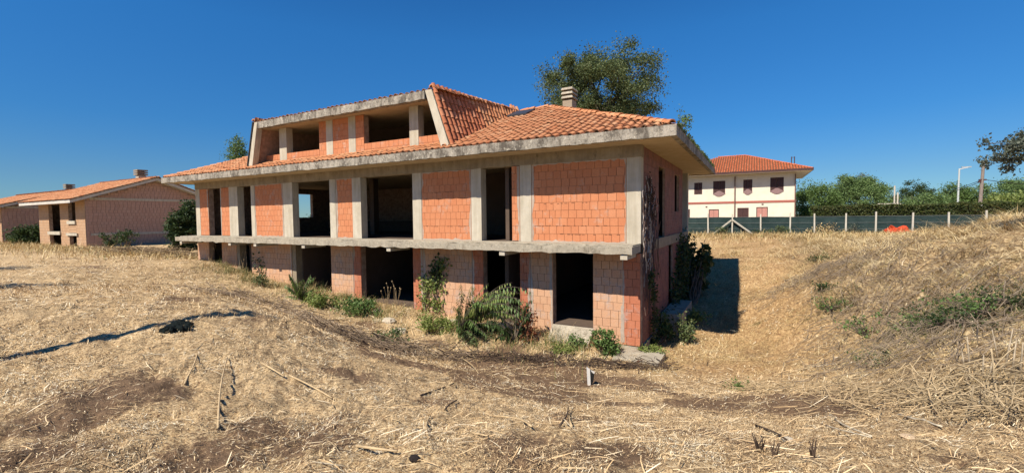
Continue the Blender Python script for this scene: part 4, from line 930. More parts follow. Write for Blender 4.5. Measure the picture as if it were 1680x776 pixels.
# longer broken stalks
x, y, d = scatter(2600, 2.2, 24, p=.4); so_, og_, bk_, gr_ = fields(x, y); ok = ~((x > FP[0]) & (x < FP[1]) & (y > FP[2]-.2)) & (rng.random(len(x)) < 1.0-.6*og_-.3*so_); x, y, d = x[ok], y[ok], d[ok]; n = len(x)
merge([strips(x, y, rng.uniform(.08, .4, n)*np.clip(d/8, .6, 1.8), rng.uniform(.006, .014, n)*np.clip(d/8, .8, 1.8), rng.normal(.3, 1.0, n), rng.uniform(.01, .05, n), rng.uniform(.01, .09, n), rng.uniform(.3, .95, n), .04, 3)], 'broken_stalks', STRAW, kind='stuff', label='longer broken straw stalks lying over the litter', cat='straw')
# grass: blades rooted on the ground, leaning over
def blades(x, y, L, w_, lean, yaw, tint, sink=.01):
    n = len(x); z0 = ground(x, y)-sink; T_ = (0, .5, 1.0); out = []; cl, sl2 = np.cos(lean), np.sin(lean)
    px_, py_ = -np.sin(yaw), np.cos(yaw)
    for t_ in T_:
        R_1 = L*t_*(sl2*(.75+.25*t_)); H_ = L*t_*cl*(1-.28*t_*t_); X = x+np.cos(yaw)*R_1; Y = y+np.sin(yaw)*R_1
        Z = np.maximum(z0+H_, (z0 if t_ == 0 else ground(X, Y)+.006)); tw = w_/2*(1-.8*t_)
        out += [np.stack([X+px_*tw, Y+py_*tw, Z], -1), np.stack([X-px_*tw, Y-py_*tw, Z], -1)]
    Vv = np.stack(out, 1); b0 = (np.arange(n)*6)[:, None]
    F_ = np.concatenate([b0+np.array([2*q, 2*q+1, 2*q+3, 2*q+2])[None] for q in range(2)], 0); return Vv.reshape(-1, 3), F_, np.tile(tint, 2)
x, y, d = scatter(420000, 4.2, 42, -2, 57, p=.55); so_, og_, bk_, gr_ = fields(x, y)
ok = (rng.random(len(x)) < bk_*np.clip(.45+1.6*fbm(x*1.6, y*1.6+3, 4), .04, 1)) & (d > 4.5); x, y, d, gr2 = x[ok], y[ok], d[ok], gr_[ok]; n = len(x); sc_ = np.clip(d/11, .6, 2.4)
base_t = .56+1.0*fbm(x*.8+20, y*.8, 4); tn = np.clip(base_t+rng.normal(0, .28, n)+.25*np.clip((y-26)/4, 0, 1)+.45*np.exp(-(((x-10.5)/4)**2+((y-30)/8)**2)), .17, 1); isg = rng.random(n) < np.clip(gr2*1.3-.25, 0, .85); tn = np.where(isg, rng.uniform(0, .11, n), tn)
L = rng.gamma(3, .07, n)*sc_+.06; mat_flow = pi+.55+fbm(x*1.6, y*1.6+9, 3)*7
P1 = blades(x, y, L, rng.uniform(.004, .009, n)*sc_, np.where(isg, rng.uniform(.3, 1.1, n), rng.uniform(.9, 1.5, n)), mat_flow+rng.normal(0, .9, n), tn)
x, y, d = scatter(230000, 7, 46, 5, 40, p=.5); so_, og_, bk_, gr_ = fields(x, y)
ok = (rng.random(len(x)) < og_*(1-bk_)*np.clip(.42+1.6*fbm(x*.9, y*.9+30, 3), .04, 1)) & ~((x < FP[1]+.2) & (y > FP[2]-.1) & (y < 24.5)); x, y, d, gr2 = x[ok], y[ok], d[ok], gr_[ok]; n = len(x); sc_ = np.clip(d/12, .6, 2.6)
tn = np.clip(.62+.6*fbm(x*.8+70, y*.8, 4)+rng.normal(0, .15, n), .2, 1); tn = np.where(rng.random(n) < gr2*.7, rng.uniform(0, .1, n), tn)
P2 = blades(x, y, rng.gamma(3, .035, n)*sc_+.04, rng.uniform(.004, .008, n)*sc_, rng.uniform(.8, 1.5, n), rng.uniform(0, 2*pi, n), tn)
# scruffy strip at the foot of the facade and left field edge
n = 30000; x = rng.uniform(-25, -3.4, n); y = 13.35-rng.gamma(1.6, .42, n)-np.clip((-x-14)/14, 0, 1)*.2; g2 = fbm(x*1.3, y*1.3, 3)
tn = np.where(rng.random(n) < np.clip(.22+g2*1.4, .03, .7), rng.uniform(0, .12, n), rng.uniform(.35, 1, n)); k = rng.random(n) < np.clip(.5+g2*1.5, .1, 1); x, y, tn = x[k], y[k], tn[k]; n = len(x)
P3 = blades(x, y, rng.gamma(3, .09, n)+.05, rng.uniform(.006, .012, n), rng.uniform(.1, 1.1, n), rng.uniform(0, 2*pi, n), tn)
# a thin fringe in front of the fence, the mound and the left houses
n = 30000; x = np.concatenate([rng.uniform(-6, 19, n//2), rng.uniform(-70, -28, n//2)]); y = np.concatenate([43.4-rng.gamma(1.5, 1.2, n//2), 14.8-rng.gamma(1.5, 1.2, n//2)])
P4 = blades(x, y, rng.gamma(3, .09, n)+.08, rng.uniform(.02, .035, n), rng.uniform(.2, 1.4, n), rng.uniform(0, 2*pi, n), np.where(rng.random(n) < .08, rng.uniform(0, .12, n), rng.uniform(.3, 1, n)))
merge([P1, P2, P3, P4], 'dry_grass', GRASS, kind='stuff', label='long dry yellow grass matted over the bank and around the house', cat='grass')
# dead branch heaps along the edge of the drop
def heap(name, path, n, spread, label, mat, Lr=(.35, 1.3), rr_=(.006, .018), along=.35, hgt=.22):
    m = MB(); pts_ = [hit(*p) for p in path]; seg = [(pts_[i+1]-pts_[i]) for i in range(len(pts_)-1)]
    for _ in range(n):
        i = random.randrange(len(seg)); c_ = pts_[i]+seg[i]*random.random(); cx_ = c_.x+random.gauss(0, spread); cy_ = c_.y+random.gauss(0, spread)
        if cx_ < FP[1]+.1 and cy_ > FP[2]-.25 and cx_ > FP[0]: continue
        yw = math.atan2(seg[i].y, seg[i].x)+random.gauss(0, along*2.2); L = random.uniform(*Lr); r0 = random.uniform(*rr_); cur = random.gauss(0, .3); P_ = []; h0 = random.uniform(.01, hgt); z0 = None; k = 5
        for q in range(k):
            t_ = q/(k-1)-.5; a = yw+cur*t_*2; X = cx_+math.cos(a)*L*t_; Y = cy_+math.sin(a)*L*t_; P_.append([X, Y])
        zz = ground([p[0] for p in P_], [p[1] for p in P_])
        tilt = random.gauss(0, .08)
        P3_ = [(P_[q][0], P_[q][1], zz[q]+max(.004, h0*random.uniform(.5, 1.1)+tilt*(q-2)*.5)) for q in range(k)]
        m.tube(P3_, [r0, r0*.9, r0*.75, r0*.6, r0*.35], 4, cap=False)
    return m.build(name, mat, label=label, cat='branches', kind='stuff')
heap('branch_heap', [(350, 478), (420, 492), (500, 522), (570, 552), (650, 572), (740, 585)], 560, .55, 'heaped dead brown twigs along the edge of the drop left of the house', mat_plain('grey_brown_twig', (.36, .26, .17), .95, .3, 5))
heap('branch_heap', [(740, 585), (830, 588), (900, 592), (1000, 600), (1100, 606)], 300, .22, 'tangled dark roots and twigs lying in front of the right doorways', TWIG, (.3, 1.1), (.005, .016), hgt=.12)
heap('branch_heap', [(190, 414), (260, 416), (325, 424)], 380, .9, 'low heap of dry brushwood at the left end of the house', mat_plain('straw_brown_twig', (.36, .25, .14), .95, .3, 5), (.6, 1.8), (.01, .025), hgt=.4)
heap('stalk_heap', [(1200, 632), (1330, 640), (1450, 650), (1560, 665), (1680, 690)], 420, .33, 'long pale reed stalks lying flat across the lower right', STALK, (.4, 1.5), (.004, .009), along=.2, hgt=.1)
heap('stalk_heap', [(1540, 625), (1600, 650), (1675, 690)], 190, .35, 'dry reeds heaped at the right edge', mat_plain('grey_reed', (.60, .45, .26), .9, .3, 8), (.3, 1.0), (.004, .009), hgt=.25)
heap('branch_heap', [(1300, 470), (1350, 440), (1400, 430), (1450, 470), (1420, 530), (1500, 580), (1560, 560), (1620, 480), (1500, 430), (1400, 400)], 1700, .9, 'grey dead stems tangled on the right bank', mat_plain('grey_stem', (.38, .29, .20), .95, .3, 5), (.4, 1.3), (.004, .009), along=.8, hgt=.3)
# individual sticks: end points in the picture, thickness
def stick(p0, p1, r_, label, mat=STALK, h0=.02, h1=.04, group=None, name='stick', bend=.03, fork=False):
    a, b_ = hit(*p0), hit(*p1); a.z += h0; b_.z += h1; d = b_-a; k = 6; off = Vector((-d.y, d.x, 0)).normalized()*d.length*random.uniform(-bend, bend)
    P_ = []
    for q in range(k):
        t_ = q/(k-1); p = a+d*t_+off*math.sin(pi*t_)*1.0; g = gz(p.x, p.y)+r_*.6; p.z = max(p.z, g); P_.append(tuple(p))
    m = MB(); m.tube(P_, [r_*(1-.35*q/(k-1)) for q in range(k)], 7)
    if fork: c_ = Vector(P_[3]); e = c_+Vector((d.x*.3-d.y*.18, d.y*.3+d.x*.18, .06)); m.tube([tuple(c_), tuple(e)], [r_*.6, r_*.3], 5)
    return m.build(name, mat, label=label, cat='stick', group=group, smooth=True)
stick((358, 705), (373, 590), .011, 'long thin pale stalk lying upright in the picture, lower left of the house', h1=.03)
stick((303, 632), (325, 580), .012, 'short split pale stalk left of the long thin one')
stick((430, 598), (466, 622), .014, 'bent pale stalk segment at the left middle of the field')
stick((475, 618), (545, 658), .013, 'pair-forming pale stalk below the dark soil patch', fork=True)
stick((585, 735), (652, 748), .012, 'straight tan stick lying flat at the bottom centre-left')
stick((702, 718), (706, 688), .011, 'short pale stalk near the bottom centre pointing away')
stick((755, 587), (785, 615), .012, 'pale stripped stick leaning out of the twig tangle')
stick((690, 650), (745, 632), .013, 'brown stick just left of the picture centre', TWIG)
stick((730, 675), (750, 660), .012, 'short dark stick above the forked stalk', TWIG)
stick((800, 684), (872, 706), .012, 'long pale curved stick right of bottom centre', bend=.12)
stick((765, 710), (800, 722), .009, 'small orange-brown twig at the bottom centre')
stick((902, 629), (962, 628), .011, 'pale stick lying beside the white-painted marker', bend=.1)
stick((918, 702), (932, 672), .012, 'brown stalk of the forked pair right of the bottom centre', TWIG)
stick((938, 702), (942, 672), .011, 'pale stalk of the forked pair right of the bottom centre')
stick((1240, 700), (1290, 728), .014, 'dark branch lying beside the pale flat stone', TWIG, fork=True)
stick((1475, 683), (1545, 706), .013, 'pale peeled stick with dark underside at the lower right', STALK_W)
stick((1370, 690), (1430, 722), .011, 'straight pale reed lying diagonally at the lower right', STALK_W)
stick((1355, 700), (1428, 724), .008, 'thin pale reed beside the diagonal one', STALK_W)
stick((1200, 633), (1345, 640), .009, 'very long straight pale reed lying across the right foreground', bend=.01)
stick((880, 605), (1000, 602), .014, 'long dark gnarled root in front of the right doorways', TWIG, bend=.18, fork=True)
stick((1045, 598), (1090, 590), .014, 'reddish brown branch lying on the footing block', mat_plain('red_brown_branch', (.2, .09, .05), .9), h0=.08, h1=.1, bend=.1)
stick((870, 588), (905, 596), .012, 'short dark curved root left of the long gnarled one', TWIG, bend=.2)
stick((735, 580), (770, 562), .013, 'dark twig arching up from the tangle below the climbing plant', TWIG, h1=.3)
# upright cut stubs
for px, py, h, r_, lb in ((1244, 742, .16, .02, 'dark frayed stub standing beside the flat stone'), (1272, 748, .11, .016, 'small brown stub in the lower right foreground'), (1160, 600, .22, .012, 'thin dark dead weed standing right of the footing block'), (1332, 752, .14, .022, 'splintered brown stub at the lower right bottom edge')):
    p = hit(px, py); m = MB()
    for q in range(7):
        a = random.uniform(0, 2*pi); m.tube([(p.x+random.gauss(0, r_), p.y+random.gauss(0, r_), p.z-.03), (p.x+math.cos(a)*h*.3, p.y+math.sin(a)*h*.3, p.z+h*random.uniform(.5, 1))], [r_*.45, r_*.15], 5)
    m.build('plant_stub', TWIG, label=lb, cat='stub')
for i, (px, py, h, tilt, lb) in enumerate(((1592, 612, .50, -.12, 'tallest leaning cut reed of the pale row on the bank'), (1583, 605, .26, -.2, 'short pale reed left of the tallest'), (1612, 618, .28, .02, 'thin upright reed stub in mid row'), (1622, 620, .22, .2, 'short thick reed stub leaning right'), (1648, 608, .55, .16, 'long pale reed splayed to the right'), (1660, 612, .42, .1, 'reed stalk beside the splayed one'), (1640, 598, .5, -.25, 'reed leaning left near the right edge'), (1674, 612, .38, .05, 'rightmost upright reed at the picture edge'))):
    p = hit(px, py); m = MB(); tx = h*tilt*M[0, 0]; ty = h*tilt*M[1, 0]
    m.tube([(p.x, p.y, p.z-.05), (p.x+tx*.5, p.y+ty*.5, p.z+h*.5), (p.x+tx, p.y+ty, p.z+h)], [.009, .010, .005], 7); m.build('reed_stump', STALK_R, label=lb, cat='reed', smooth=True)
# stones and rubble
def stone(px, py, s_, label, mat, flat=.5, name='stone'):
    p = hit(px, py); m = MB(); k = 9; rings = []
    for (z, r_) in ((-.3, .9), (.15, 1.0), (.42, .82), (.5, .4)): rings.append([(p.x+math.cos(2*pi*i/k)*s_*r_*random.uniform(.8, 1.1), p.y+math.sin(2*pi*i/k)*s_*.8*r_*random.uniform(.8, 1.1), p.z+z*s_*flat*2*random.uniform(.92, 1.05)) for i in range(k)])
    v = [q for r_ in rings for q in r_]; f = [(a*k+i, a*k+(i+1) % k, (a+1)*k+(i+1) % k, (a+1)*k+i) for a in range(3) for i in range(k)]+[tuple(3*k+i for i in range(k))]
    m.add(v, f); return m.build(name, mat, label=label, cat='stone')
PST = mat_concrete('rubble', (.45, .38, .28), (.62, .53, .4), (.25, .2, .14, 1), .04, False)
stone(1291, 722, .085, 'flat pale stone at the bottom right of centre', PST, .25); stone(1493, 717, .075, 'flat sandy stone far lower right', mat_plain('sandy_stone', (.66, .48, .30)), .2)
stone(638, 528, .30, 'pale rubble lump below the wide middle doorway', PST); stone(656, 545, .28, 'lower rubble lump under the middle doorway', PST); stone(620, 512, .22, 'small rubble lump at the left of the middle doorway', PST)
stone(745, 528, .2, 'grey rubble stone behind the climbing plant', PST); stone(830, 538, .38, 'rounded rubble mound under the drooping shrub', PST); stone(680, 754, .045, 'dark burnt clod at the bottom edge', mat_plain('dark_clod', (.03, .022, .018), .95), .7)
p = hit(545, 482); m = MB(); m.prism([(p.x-.5, 13.0, p.z+.02), (p.x+.55, 12.8, p.z+.0), (p.x+.55, 12.85, p.z+.20), (p.x-.5, 13.05, p.z+.24)], (0, .05, 0)); m.build('board', mat_plain('grey_plank', (.4, .33, .25), .9), label='weathered grey board leaning at the foot of the pier between doorways', cat='board')
# white painted marker post stub with a black side
p = hit(968, 632); m = MB(); rv = Vector((M[0, 0], M[1, 0], 0)).normalized(); fv = Vector((-rv.y, rv.x, 0))
m.prism([tuple(p-rv*.045+Vector((0, 0, -.1))), tuple(p+rv*.02+Vector((0, 0, -.1))), tuple(p+rv*.0+Vector((0, 0, .37))), tuple(p-rv*.07+Vector((0, 0, .42)))], tuple(fv*.06))
mk = thing('marker_stub', tuple(p), 'small white painted stub with a black torn side standing in the soil', 'marker'); m.build('post', white, mk)
m = MB(); m.prism([tuple(p+rv*.022+Vector((0, 0, .02))), tuple(p+rv*.075+Vector((0, 0, .08))), tuple(p+rv*.10+Vector((0, 0, .25))), tuple(p+rv*.004+Vector((0, 0, .36)))], tuple(fv*.05)); m.build('torn_strip', mat_plain('black_rubber', (.02, .02, .02), .6), mk)
m = MB(); m.prism([tuple(p+rv*.03+Vector((0, 0, .30))), tuple(p+rv*.10+Vector((0, 0, .27))), tuple(p+rv*.11+Vector((0, 0, .31))), tuple(p+rv*.02+Vector((0, 0, .35)))], tuple(fv*.03)); m.build('flap', white, mk)
# crumpled black bag / netting heap
def crumple(name, p, rx, ry, h, mat, label, cat, seed=0, n=26, rough=.35):
    V_ = []; F_ = []
    for i in range(n+1):
        ph = pi/2*i/n
        for j in range(2*n):
            a = 2*pi*j/(2*n); sx_, sy_ = math.cos(a)*math.cos(ph), math.sin(a)*math.cos(ph); nz = float(fbm(np.array([sx_*2.3+seed+math.sin(ph)]), np.array([sy_*2.3+seed*2]), 4)[0])
            r_ = 1+nz*rough*2; X = p[0]+sx_*rx*r_; Y = p[1]+sy_*ry*r_; V_.append((X, Y, gz(X, Y)-.02+math.sin(ph)**.4*h*(1+nz*rough*1.2)*(1-.35*math.sin(ph)**6)))
    for i in range(n):
        for j in range(2*n): F_.append((i*2*n+j, i*2*n+(j+1) % (2*n), (i+1)*2*n+(j+1) % (2*n), (i+1)*2*n+j))
    return np_mesh(name, np.array(V_), np.array(F_), mat, None, label=label, cat=cat)
blk = Mat('dark_green_net', .85, .15); blk.color(blk.ramp(blk.noise(30, 4, .7), [(.4, (.005, .008, .007)), (.7, (.012, .018, .016))])); blk.bump(blk.noise(22, 5, .7), .05, 1.0)
p = hit(291, 541); crumple('crumpled_net', p, .21, .20, .12, blk.m, 'crumpled heap of dark green netting lying alone on the straw field', 'netting', 3, rough=.35)
orn = Mat('orange_net', .6, .3); orn.color(orn.ramp(orn.noise(14, 4, .7), [(.35, (.55, .05, .015)), (.7, (.85, .12, .04))])); orn.bump(orn.noise(9, 5, .7), .1, 1.0)
p = onY(1470, 384, 42.9); p = Vector((p[0], 42.9, gz(p[0], 42.9))); crumple('orange_netting', p, .62, .4, .62, orn.m, 'bright orange safety netting bunched up against the fence', 'netting', 7, 18, .6)
p2 = onY(1489, 385, 42.8); crumple('orange_netting', (p2[0], 42.8, 0), .75, .35, .2, orn.m, 'low strip of orange netting right of the bunched heap', 'netting', 9, 14, .6)

# ------------------------------------------------------------------ plants at the house
def frond_plant(name, base, ends, label, mat, pairs=11, ll=.13, sag=.5, stem_r=.02, group=None):
    t = thing(name, tuple(base), label, 'shrub', group); m = MB(); Ls = []; Dd = []
    for e in ends:
        b0 = Vector(base); e = Vector(e); mid = (b0+e)/2+Vector((0, 0, (e-b0).length*sag*.6)); P_ = []
        for q in range(9):
            t_ = q/8; P_.append(b0*(1-t_)**2+mid*2*t_*(1-t_)+e*t_*t_)
        m.tube([tuple(v) for v in P_], [stem_r*(1-.85*q/8) for q in range(9)], 5)
        for q in range(pairs):
            t_ = .3+.7*q/pairs; i = min(7, int(t_*8)); p = P_[i].lerp(P_[i+1], t_*8-i); d = (P_[i+1]-P_[i]).normalized(); sd = d.cross(Vector((0, 0, 1))).normalized()
            for s_ in (-1, 1):
                if random.random() < .18: continue
                L = ll*(1.1-.4*abs(t_-.6))*random.uniform(.8, 1.3); tip = p+sd*s_*L*random.uniform(.15, .7)+d*L*random.uniform(0, .4)-Vector((0, 0, L*random.uniform(.5, 1.2))); w2 = d*L*.16; mdl = p.lerp(tip, .45)
                Ls.append([tuple(p), tuple(mdl+w2), tuple(tip), tuple(mdl-w2)])
    m.build('stem', BARK, t); V_ = np.array(Ls).reshape(-1, 3); np_mesh('foliage', V_, np.arange(len(V_)).reshape(-1, 4), mat, t, tint=rng.random(len(V_)//4)); return t
def ends_px(base, n, px0, px1, py0, py1, d0, d1): return [at_px(random.uniform(px0, px1), random.uniform(py0, py1), random.uniform(d0, d1)) for _ in range(n)]
b0 = hit(752, 552); db = float(proj(np.array(b0))[2])
frond_plant('arching_shrub', b0, ends_px(b0, 38, 750, 876, 480, 560, db-1.4, db+.2), 'large arching shrub with long drooping leaves before the fifth doorway', LEAF_M, 15, .16, .8, .018)
frond_plant('arching_shrub', b0+Vector((.1, .1, 0)), ends_px(b0, 40, 735, 860, 462, 520, db-1.2, db+.1), 'paler upright shoots behind the large arching shrub', LEAF_Y, 14, .14, .6, .015)
b1 = hit(845, 560); frond_plant('arching_shrub', b1, ends_px(b1, 24, 795, 872, 490, 555, db-1.0, db-.2), 'dark hanging shrub right below the fifth doorway', LEAF_D, 13, .17, .6, .02)
b0 = hit(492, 492); d0 = float(proj(np.array(b0))[2]); frond_plant('leafy_bush', b0, ends_px(b0, 30, 465, 520, 444, 488, d0-.6, d0+.4), 'leafy green bush growing in front of the wide left ground-floor opening', LEAF_M, 12, .16, .3, .018)
def low_plant(px, py, w_, h, n, label, mat, leaf=.07, K=24, sig=.08, name='weed', dd=0, hang=False):
    p = hit(px, py); t = thing(name, tuple(p), label, 'plant'); C_, P_ = clumps((p.x, p.y, p.z+h*.5), (w_/2, w_/2*.8, h*.55), K, n, sig, 0, .25, .35); P_[:, 2] = np.maximum(P_[:, 2], p.z+.01)
    m = MB()
    for q in C_: m.tube(limb_curve((p.x+random.gauss(0, .04), p.y+random.gauss(0, .04), p.z-.03), q, .15), [.012, .010, .007, .005, .002], 4)
    m.build('stem', BARK, t); leaf_obj('foliage', P_, leaf, mat, t); return t
low_plant(992, 583, .62, .85, 900, 'dark green leafy bush in front of the right end pier', LEAF_M, .085, 30, .07, 'leafy_bush')
low_plant(1004, 582, .5, .4, 420, 'low leafy skirt right of the dark green bush', LEAF_M, .08, 18)
low_plant(946, 572, .45, .42, 420, 'small green weed between the door step and the leafy bush', LEAF_M, .07)
low_plant(920, 580, 1.1, .3, 650, 'yellow-green grass clump before the rightmost doorway', LEAF_Y, .06, 26)
low_plant(530, 502, 1.5, .5, 1100, 'yellow-green weed patch left of the board', LEAF_Y, .1, 30, .12)
low_plant(585, 516, 1.7, .55, 1300, 'green weeds at the foot of the pale pier', LEAF_M, .1, 30, .12)
low_plant(715, 545, 1.5, .55, 1200, 'mixed weeds at the foot of the climbing vine', LEAF_Y, .09, 30, .1)
low_plant(640, 560, 1.3, .3, 600, 'grey-green creeping weeds on the rubble', LEAF_O, .08, 26, .1)
low_plant(780, 560, 1.2, .3, 600, 'low grey-green weeds below the arching shrub', LEAF_O, .07, 26, .1)
low_plant(1068, 582, .75, .22, 900, 'yellow-green creeping plant on the footing block', LEAF_Y, .06, 26, .07)
low_plant(1092, 556, .45, .75, 520, 'leafy weed growing by the side wall behind the stick', LEAF_M, .09, 22, .08)
low_plant(1125, 562, .55, .9, 650, 'leaning leafy weed beside the buried footing', LEAF_O, .09, 26, .1)
low_plant(1140, 530, .9, .5, 500, 'sprawling weed reaching into the shadow', LEAF_M, .09, 22, .12)
low_plant(1215, 640, .5, .12, 260, 'small green weed at the edge of the bare soil', LEAF_M, .05)
low_plant(430, 470, .5, .5, 260, 'thin weed at the foot of the third ground-floor pier', LEAF_O, .09)
low_plant(866, 560, .55, 1.0, 700, 'withered red-brown shrub against the orange pier', mat_leaf('red_brown_leaf', (.10, .03, .012), (.22, .07, .03), (.32, .14, .06)), .08, 26, .09)
for px, py, h, lb in ((633, 497, .9, 'dry branching thistle standing in the wide middle doorway'), (650, 495, 1.0, 'single dry seed stalk right of the thistle'), (345, 440, .8, 'dry weed in the leftmost ground-floor opening'), (400, 462, .9, 'dry weeds in the second ground-floor opening')):
    p = onY(px, py, YC-.3 if px != 940 else YC+.6); z = max(gz(p[0], p[1]), -4) if px != 940 else ZG; t = thing('dry_weed', (p[0], p[1], z), lb, 'plant'); m = MB(); tips = []
    for q in range(5):
        e = (p[0]+random.gauss(0, .18)*h, p[1]+random.gauss(0, .12), z+h*random.uniform(.6, 1)+.1); m.tube(limb_curve((p[0], p[1], z-.1), e, .1), [.008, .007, .006, .005, .003], 4); tips.append(e)
    m.build('stem', STALK, t)
    for e in tips: m = MB(); m.tube([e, (e[0], e[1], e[2]+.05)], [.012, .02], 6); m.build('seed_head', STALK, t)
for px, py, w_, h, n_, lb, mt in ((1362, 508, .8, .35, 260, 'green weed clump low on the left face of the bank', LEAF_M), (1350, 478, .6, .3, 300, 'small green clump half way up the left face of the bank', LEAF_D), (1345, 430, .9, .3, 350, 'green weed near the top of the bank edge', LEAF_D), (1420, 548, 1.0, .35, 260, 'green weeds in the hollow of the bank', LEAF_M),
    (1500, 545, 1.0, .35, 420, 'bright green weed clump left of the cut reeds', LEAF_M), (1555, 535, 1.0, .35, 420, 'green leafy weeds behind the tallest reed', LEAF_D), (1620, 515, 1.1, .3, 420, 'green patch of weeds above the reeds', LEAF_M), (1665, 498, .9, .3, 320, 'green weeds at the right edge above the reeds', LEAF_D), (1450, 600, .8, .25, 350, 'olive weeds at the foot of the bank', LEAF_O)):
    low_plant(px, py, w_*1.5, h, n_, lb, mt, .06, 40, .06, name='bank_weed')
# climbing plants on the walls
def climber(label, pts_wall, n, leaf, mat, stems, spread=.12, name='climbing_vine', off=.08, axis='y'):
    t = thing(name, tuple(pts_wall[0]), label, 'climbing plant'); m = MB(); Pl = []
    for s_ in range(stems):
        P_ = []
        for q in pts_wall: o_ = rng.normal(size=3)*spread; o_[1 if axis == 'y' else 0] = (-1 if axis == 'y' else 1)*abs(o_[1 if axis == 'y' else 0])*.3; P_.append(np.array(q)+o_+((0, -off, 0) if axis == 'y' else (off, 0, 0)))
        m.tube([tuple(q) for q in P_], [.014-.009*i/len(P_) for i in range(len(P_))], 5); Pl += P_
    Pl = np.array(Pl); idx = rng.choice(len(Pl), n); jt = rng.normal(size=(n, 3))*np.array([spread*1.3]*3); k_ = 1 if axis == 'y' else 0; jt[:, k_] *= .35
    Q = Pl[idx]+jt; nx = rng.integers(0, len(Pl), n); 
    if axis == 'y': Q[:, 1] = np.minimum(Q[:, 1], YC-.03)
    else: Q[:, 0] = np.maximum(Q[:, 0], XC+.06)
    m.build('stem', BARK, t)
    if n: leaf_obj('foliage', Q, leaf, mat, t)
    return t
V3 = lambda x, y, z: np.array([x, y, z])
def wy(px, py): return onY(px, py, YC)
climber('light green vine climbing the pale pier left of the arching shrub', [wy(700, 545), wy(702, 520), wy(700, 495), wy(703, 475), wy(700, 462)], 420, .13, LEAF_Y, 4, .13)
climber('second vine strand with a dark leafy top on the pale pier', [wy(722, 545), wy(720, 520), wy(716, 495), wy(718, 470), wy(719, 440)], 480, .13, LEAF_Y, 4, .12)
climber('dark leaf tuft above the vine strand under the slab', [wy(716, 462), wy(719, 450), wy(720, 438)], 160, .13, LEAF_D, 3, .12)
climber('sparse vine on the third ground-floor pier', [wy(430, 470), wy(428, 455), wy(430, 440), wy(427, 425)], 130, .13, LEAF_O, 3, .13)
def wx(px, py): q = onX(px, py, XC+.05); return V3(XC+.05, q[1], q[2])
climber('thick dark ivy mat hanging over the side wall', [wx(1112, 480), wx(1114, 450), wx(1113, 428), wx(1117, 412), wx(1108, 490), wx(1103, 505), wx(1108, 525), wx(1120, 432), wx(1122, 470)], 3400, .14, LEAF_D, 14, .3, 'ivy', .06, 'x')
climber('narrow dark ivy strip low on the side wall near the corner', [wx(1068, 560), wx(1069, 520), wx(1068, 480), wx(1066, 455)], 700, .10, LEAF_D, 5, .12, 'ivy', .05, 'x')
climber('dark creeper at the foot of the side wall', [wx(1078, 565), wx(1088, 545), wx(1100, 535), wx(1108, 520)], 1200, .12, LEAF_D, 6, .3, 'ivy', .15, 'x')
# dead creeper stems on the corner and side wall
t = thing('dead_creeper', tuple(wx(1062, 440)), 'tangle of dead pale creeper stems hanging down the side wall by the corner', 'climbing plant'); m = MB(); m2 = MB()
for s_ in range(75):
    y0 = YC+abs(random.gauss(.1, 1.2)); z0 = random.uniform(-.9, 1.25)*(1 if y0 < YC+1.2 else .6); L = random.uniform(.6, 2.8); P_ = []; x0 = XC+.05; a = random.uniform(0, 6)
    for q in range(8):
        z = z0-L*q/7; P_.append((x0+random.uniform(.0, .07), y0+.14*math.sin(a+q*1.1)+random.gauss(0, .03), max(z, -3.95)))
    (m if random.random() < .25 else m2).tube(P_, .008+random.random()*.006, 4, cap=False)
for s_ in range(16):      # loose curls
    c_ = wx(1063, random.uniform(375, 440)); P_ = []; r_ = random.uniform(.05, .16)
    for q in range(9): P_.append((c_[0]+.05+r_*.4*math.sin(q), c_[1]-.05+r_*math.cos(q*.9), c_[2]+r_*math.sin(q*.9)+q*.02))
    m.tube(P_, .008, 4, cap=False)
m.build('pale_stem', mat_plain('pale_dead_stem', (.55, .47, .40), .8), t); m2.build('dark_stem', mat_plain('dark_dead_stem', (.16, .10, .08), .9), t)
C_, P_ = clumps((XC+.06, YC+1.0, .45), (.05, .7, .75), 40, 900, .11); P_[:, 0] = XC+.03+np.abs(P_[:, 0]-XC)*.4; leaf_obj('dead_leaf', P_, .06, TWIG, t)
p = hit(1066, 575); q = wx(1086, 538)
m = MB()
for k in range(6): m.tube([(p.x+.1+random.gauss(0, .05), p.y-.1, p.z+.05), (q[0]+.35+random.gauss(0, .06), q[1]-.6+random.gauss(0, .08), q[2]-.1+random.gauss(0, .06))], [.014, .008], 5)
m.build('cane_bundle', mat_plain('red_brown_cane', (.26, .15, .10), .8), label='bundle of reddish canes leaning against the side wall over the footing', cat='canes')
# big-leaved shrub at the far corner of the side wall
sb = at_px(1140, 440, 21.5); gzz = gz(XC+.6, 20.6); t = thing('broad_leaved_shrub', (XC+.7, 20.6, gzz), 'broad-leaved dark shrub rising behind the ivy at the side of the house', 'shrub')
C_ = [at_px(random.uniform(1118, 1160), random.uniform(402, 470), random.uniform(20.5, 22)) for _ in range(40)]; C_ = [c_ for c_ in C_ if c_[0] > XC+.1]; m = MB()
for c_ in C_: m.tube(limb_curve((XC+.7, 20.6, gzz-.1), c_, .12), [.03, .024, .018, .012, .006], 4)
m.build('stem', BARK, t); C_ = np.array(C_); P_ = C_[rng.integers(0, len(C_), 800)]+rng.normal(size=(800, 3))*.15; P_[:, 0] = np.maximum(P_[:, 0], XC+.08); leaf_obj('foliage', P_, .26, LEAF_D, t, aspect=1.2)
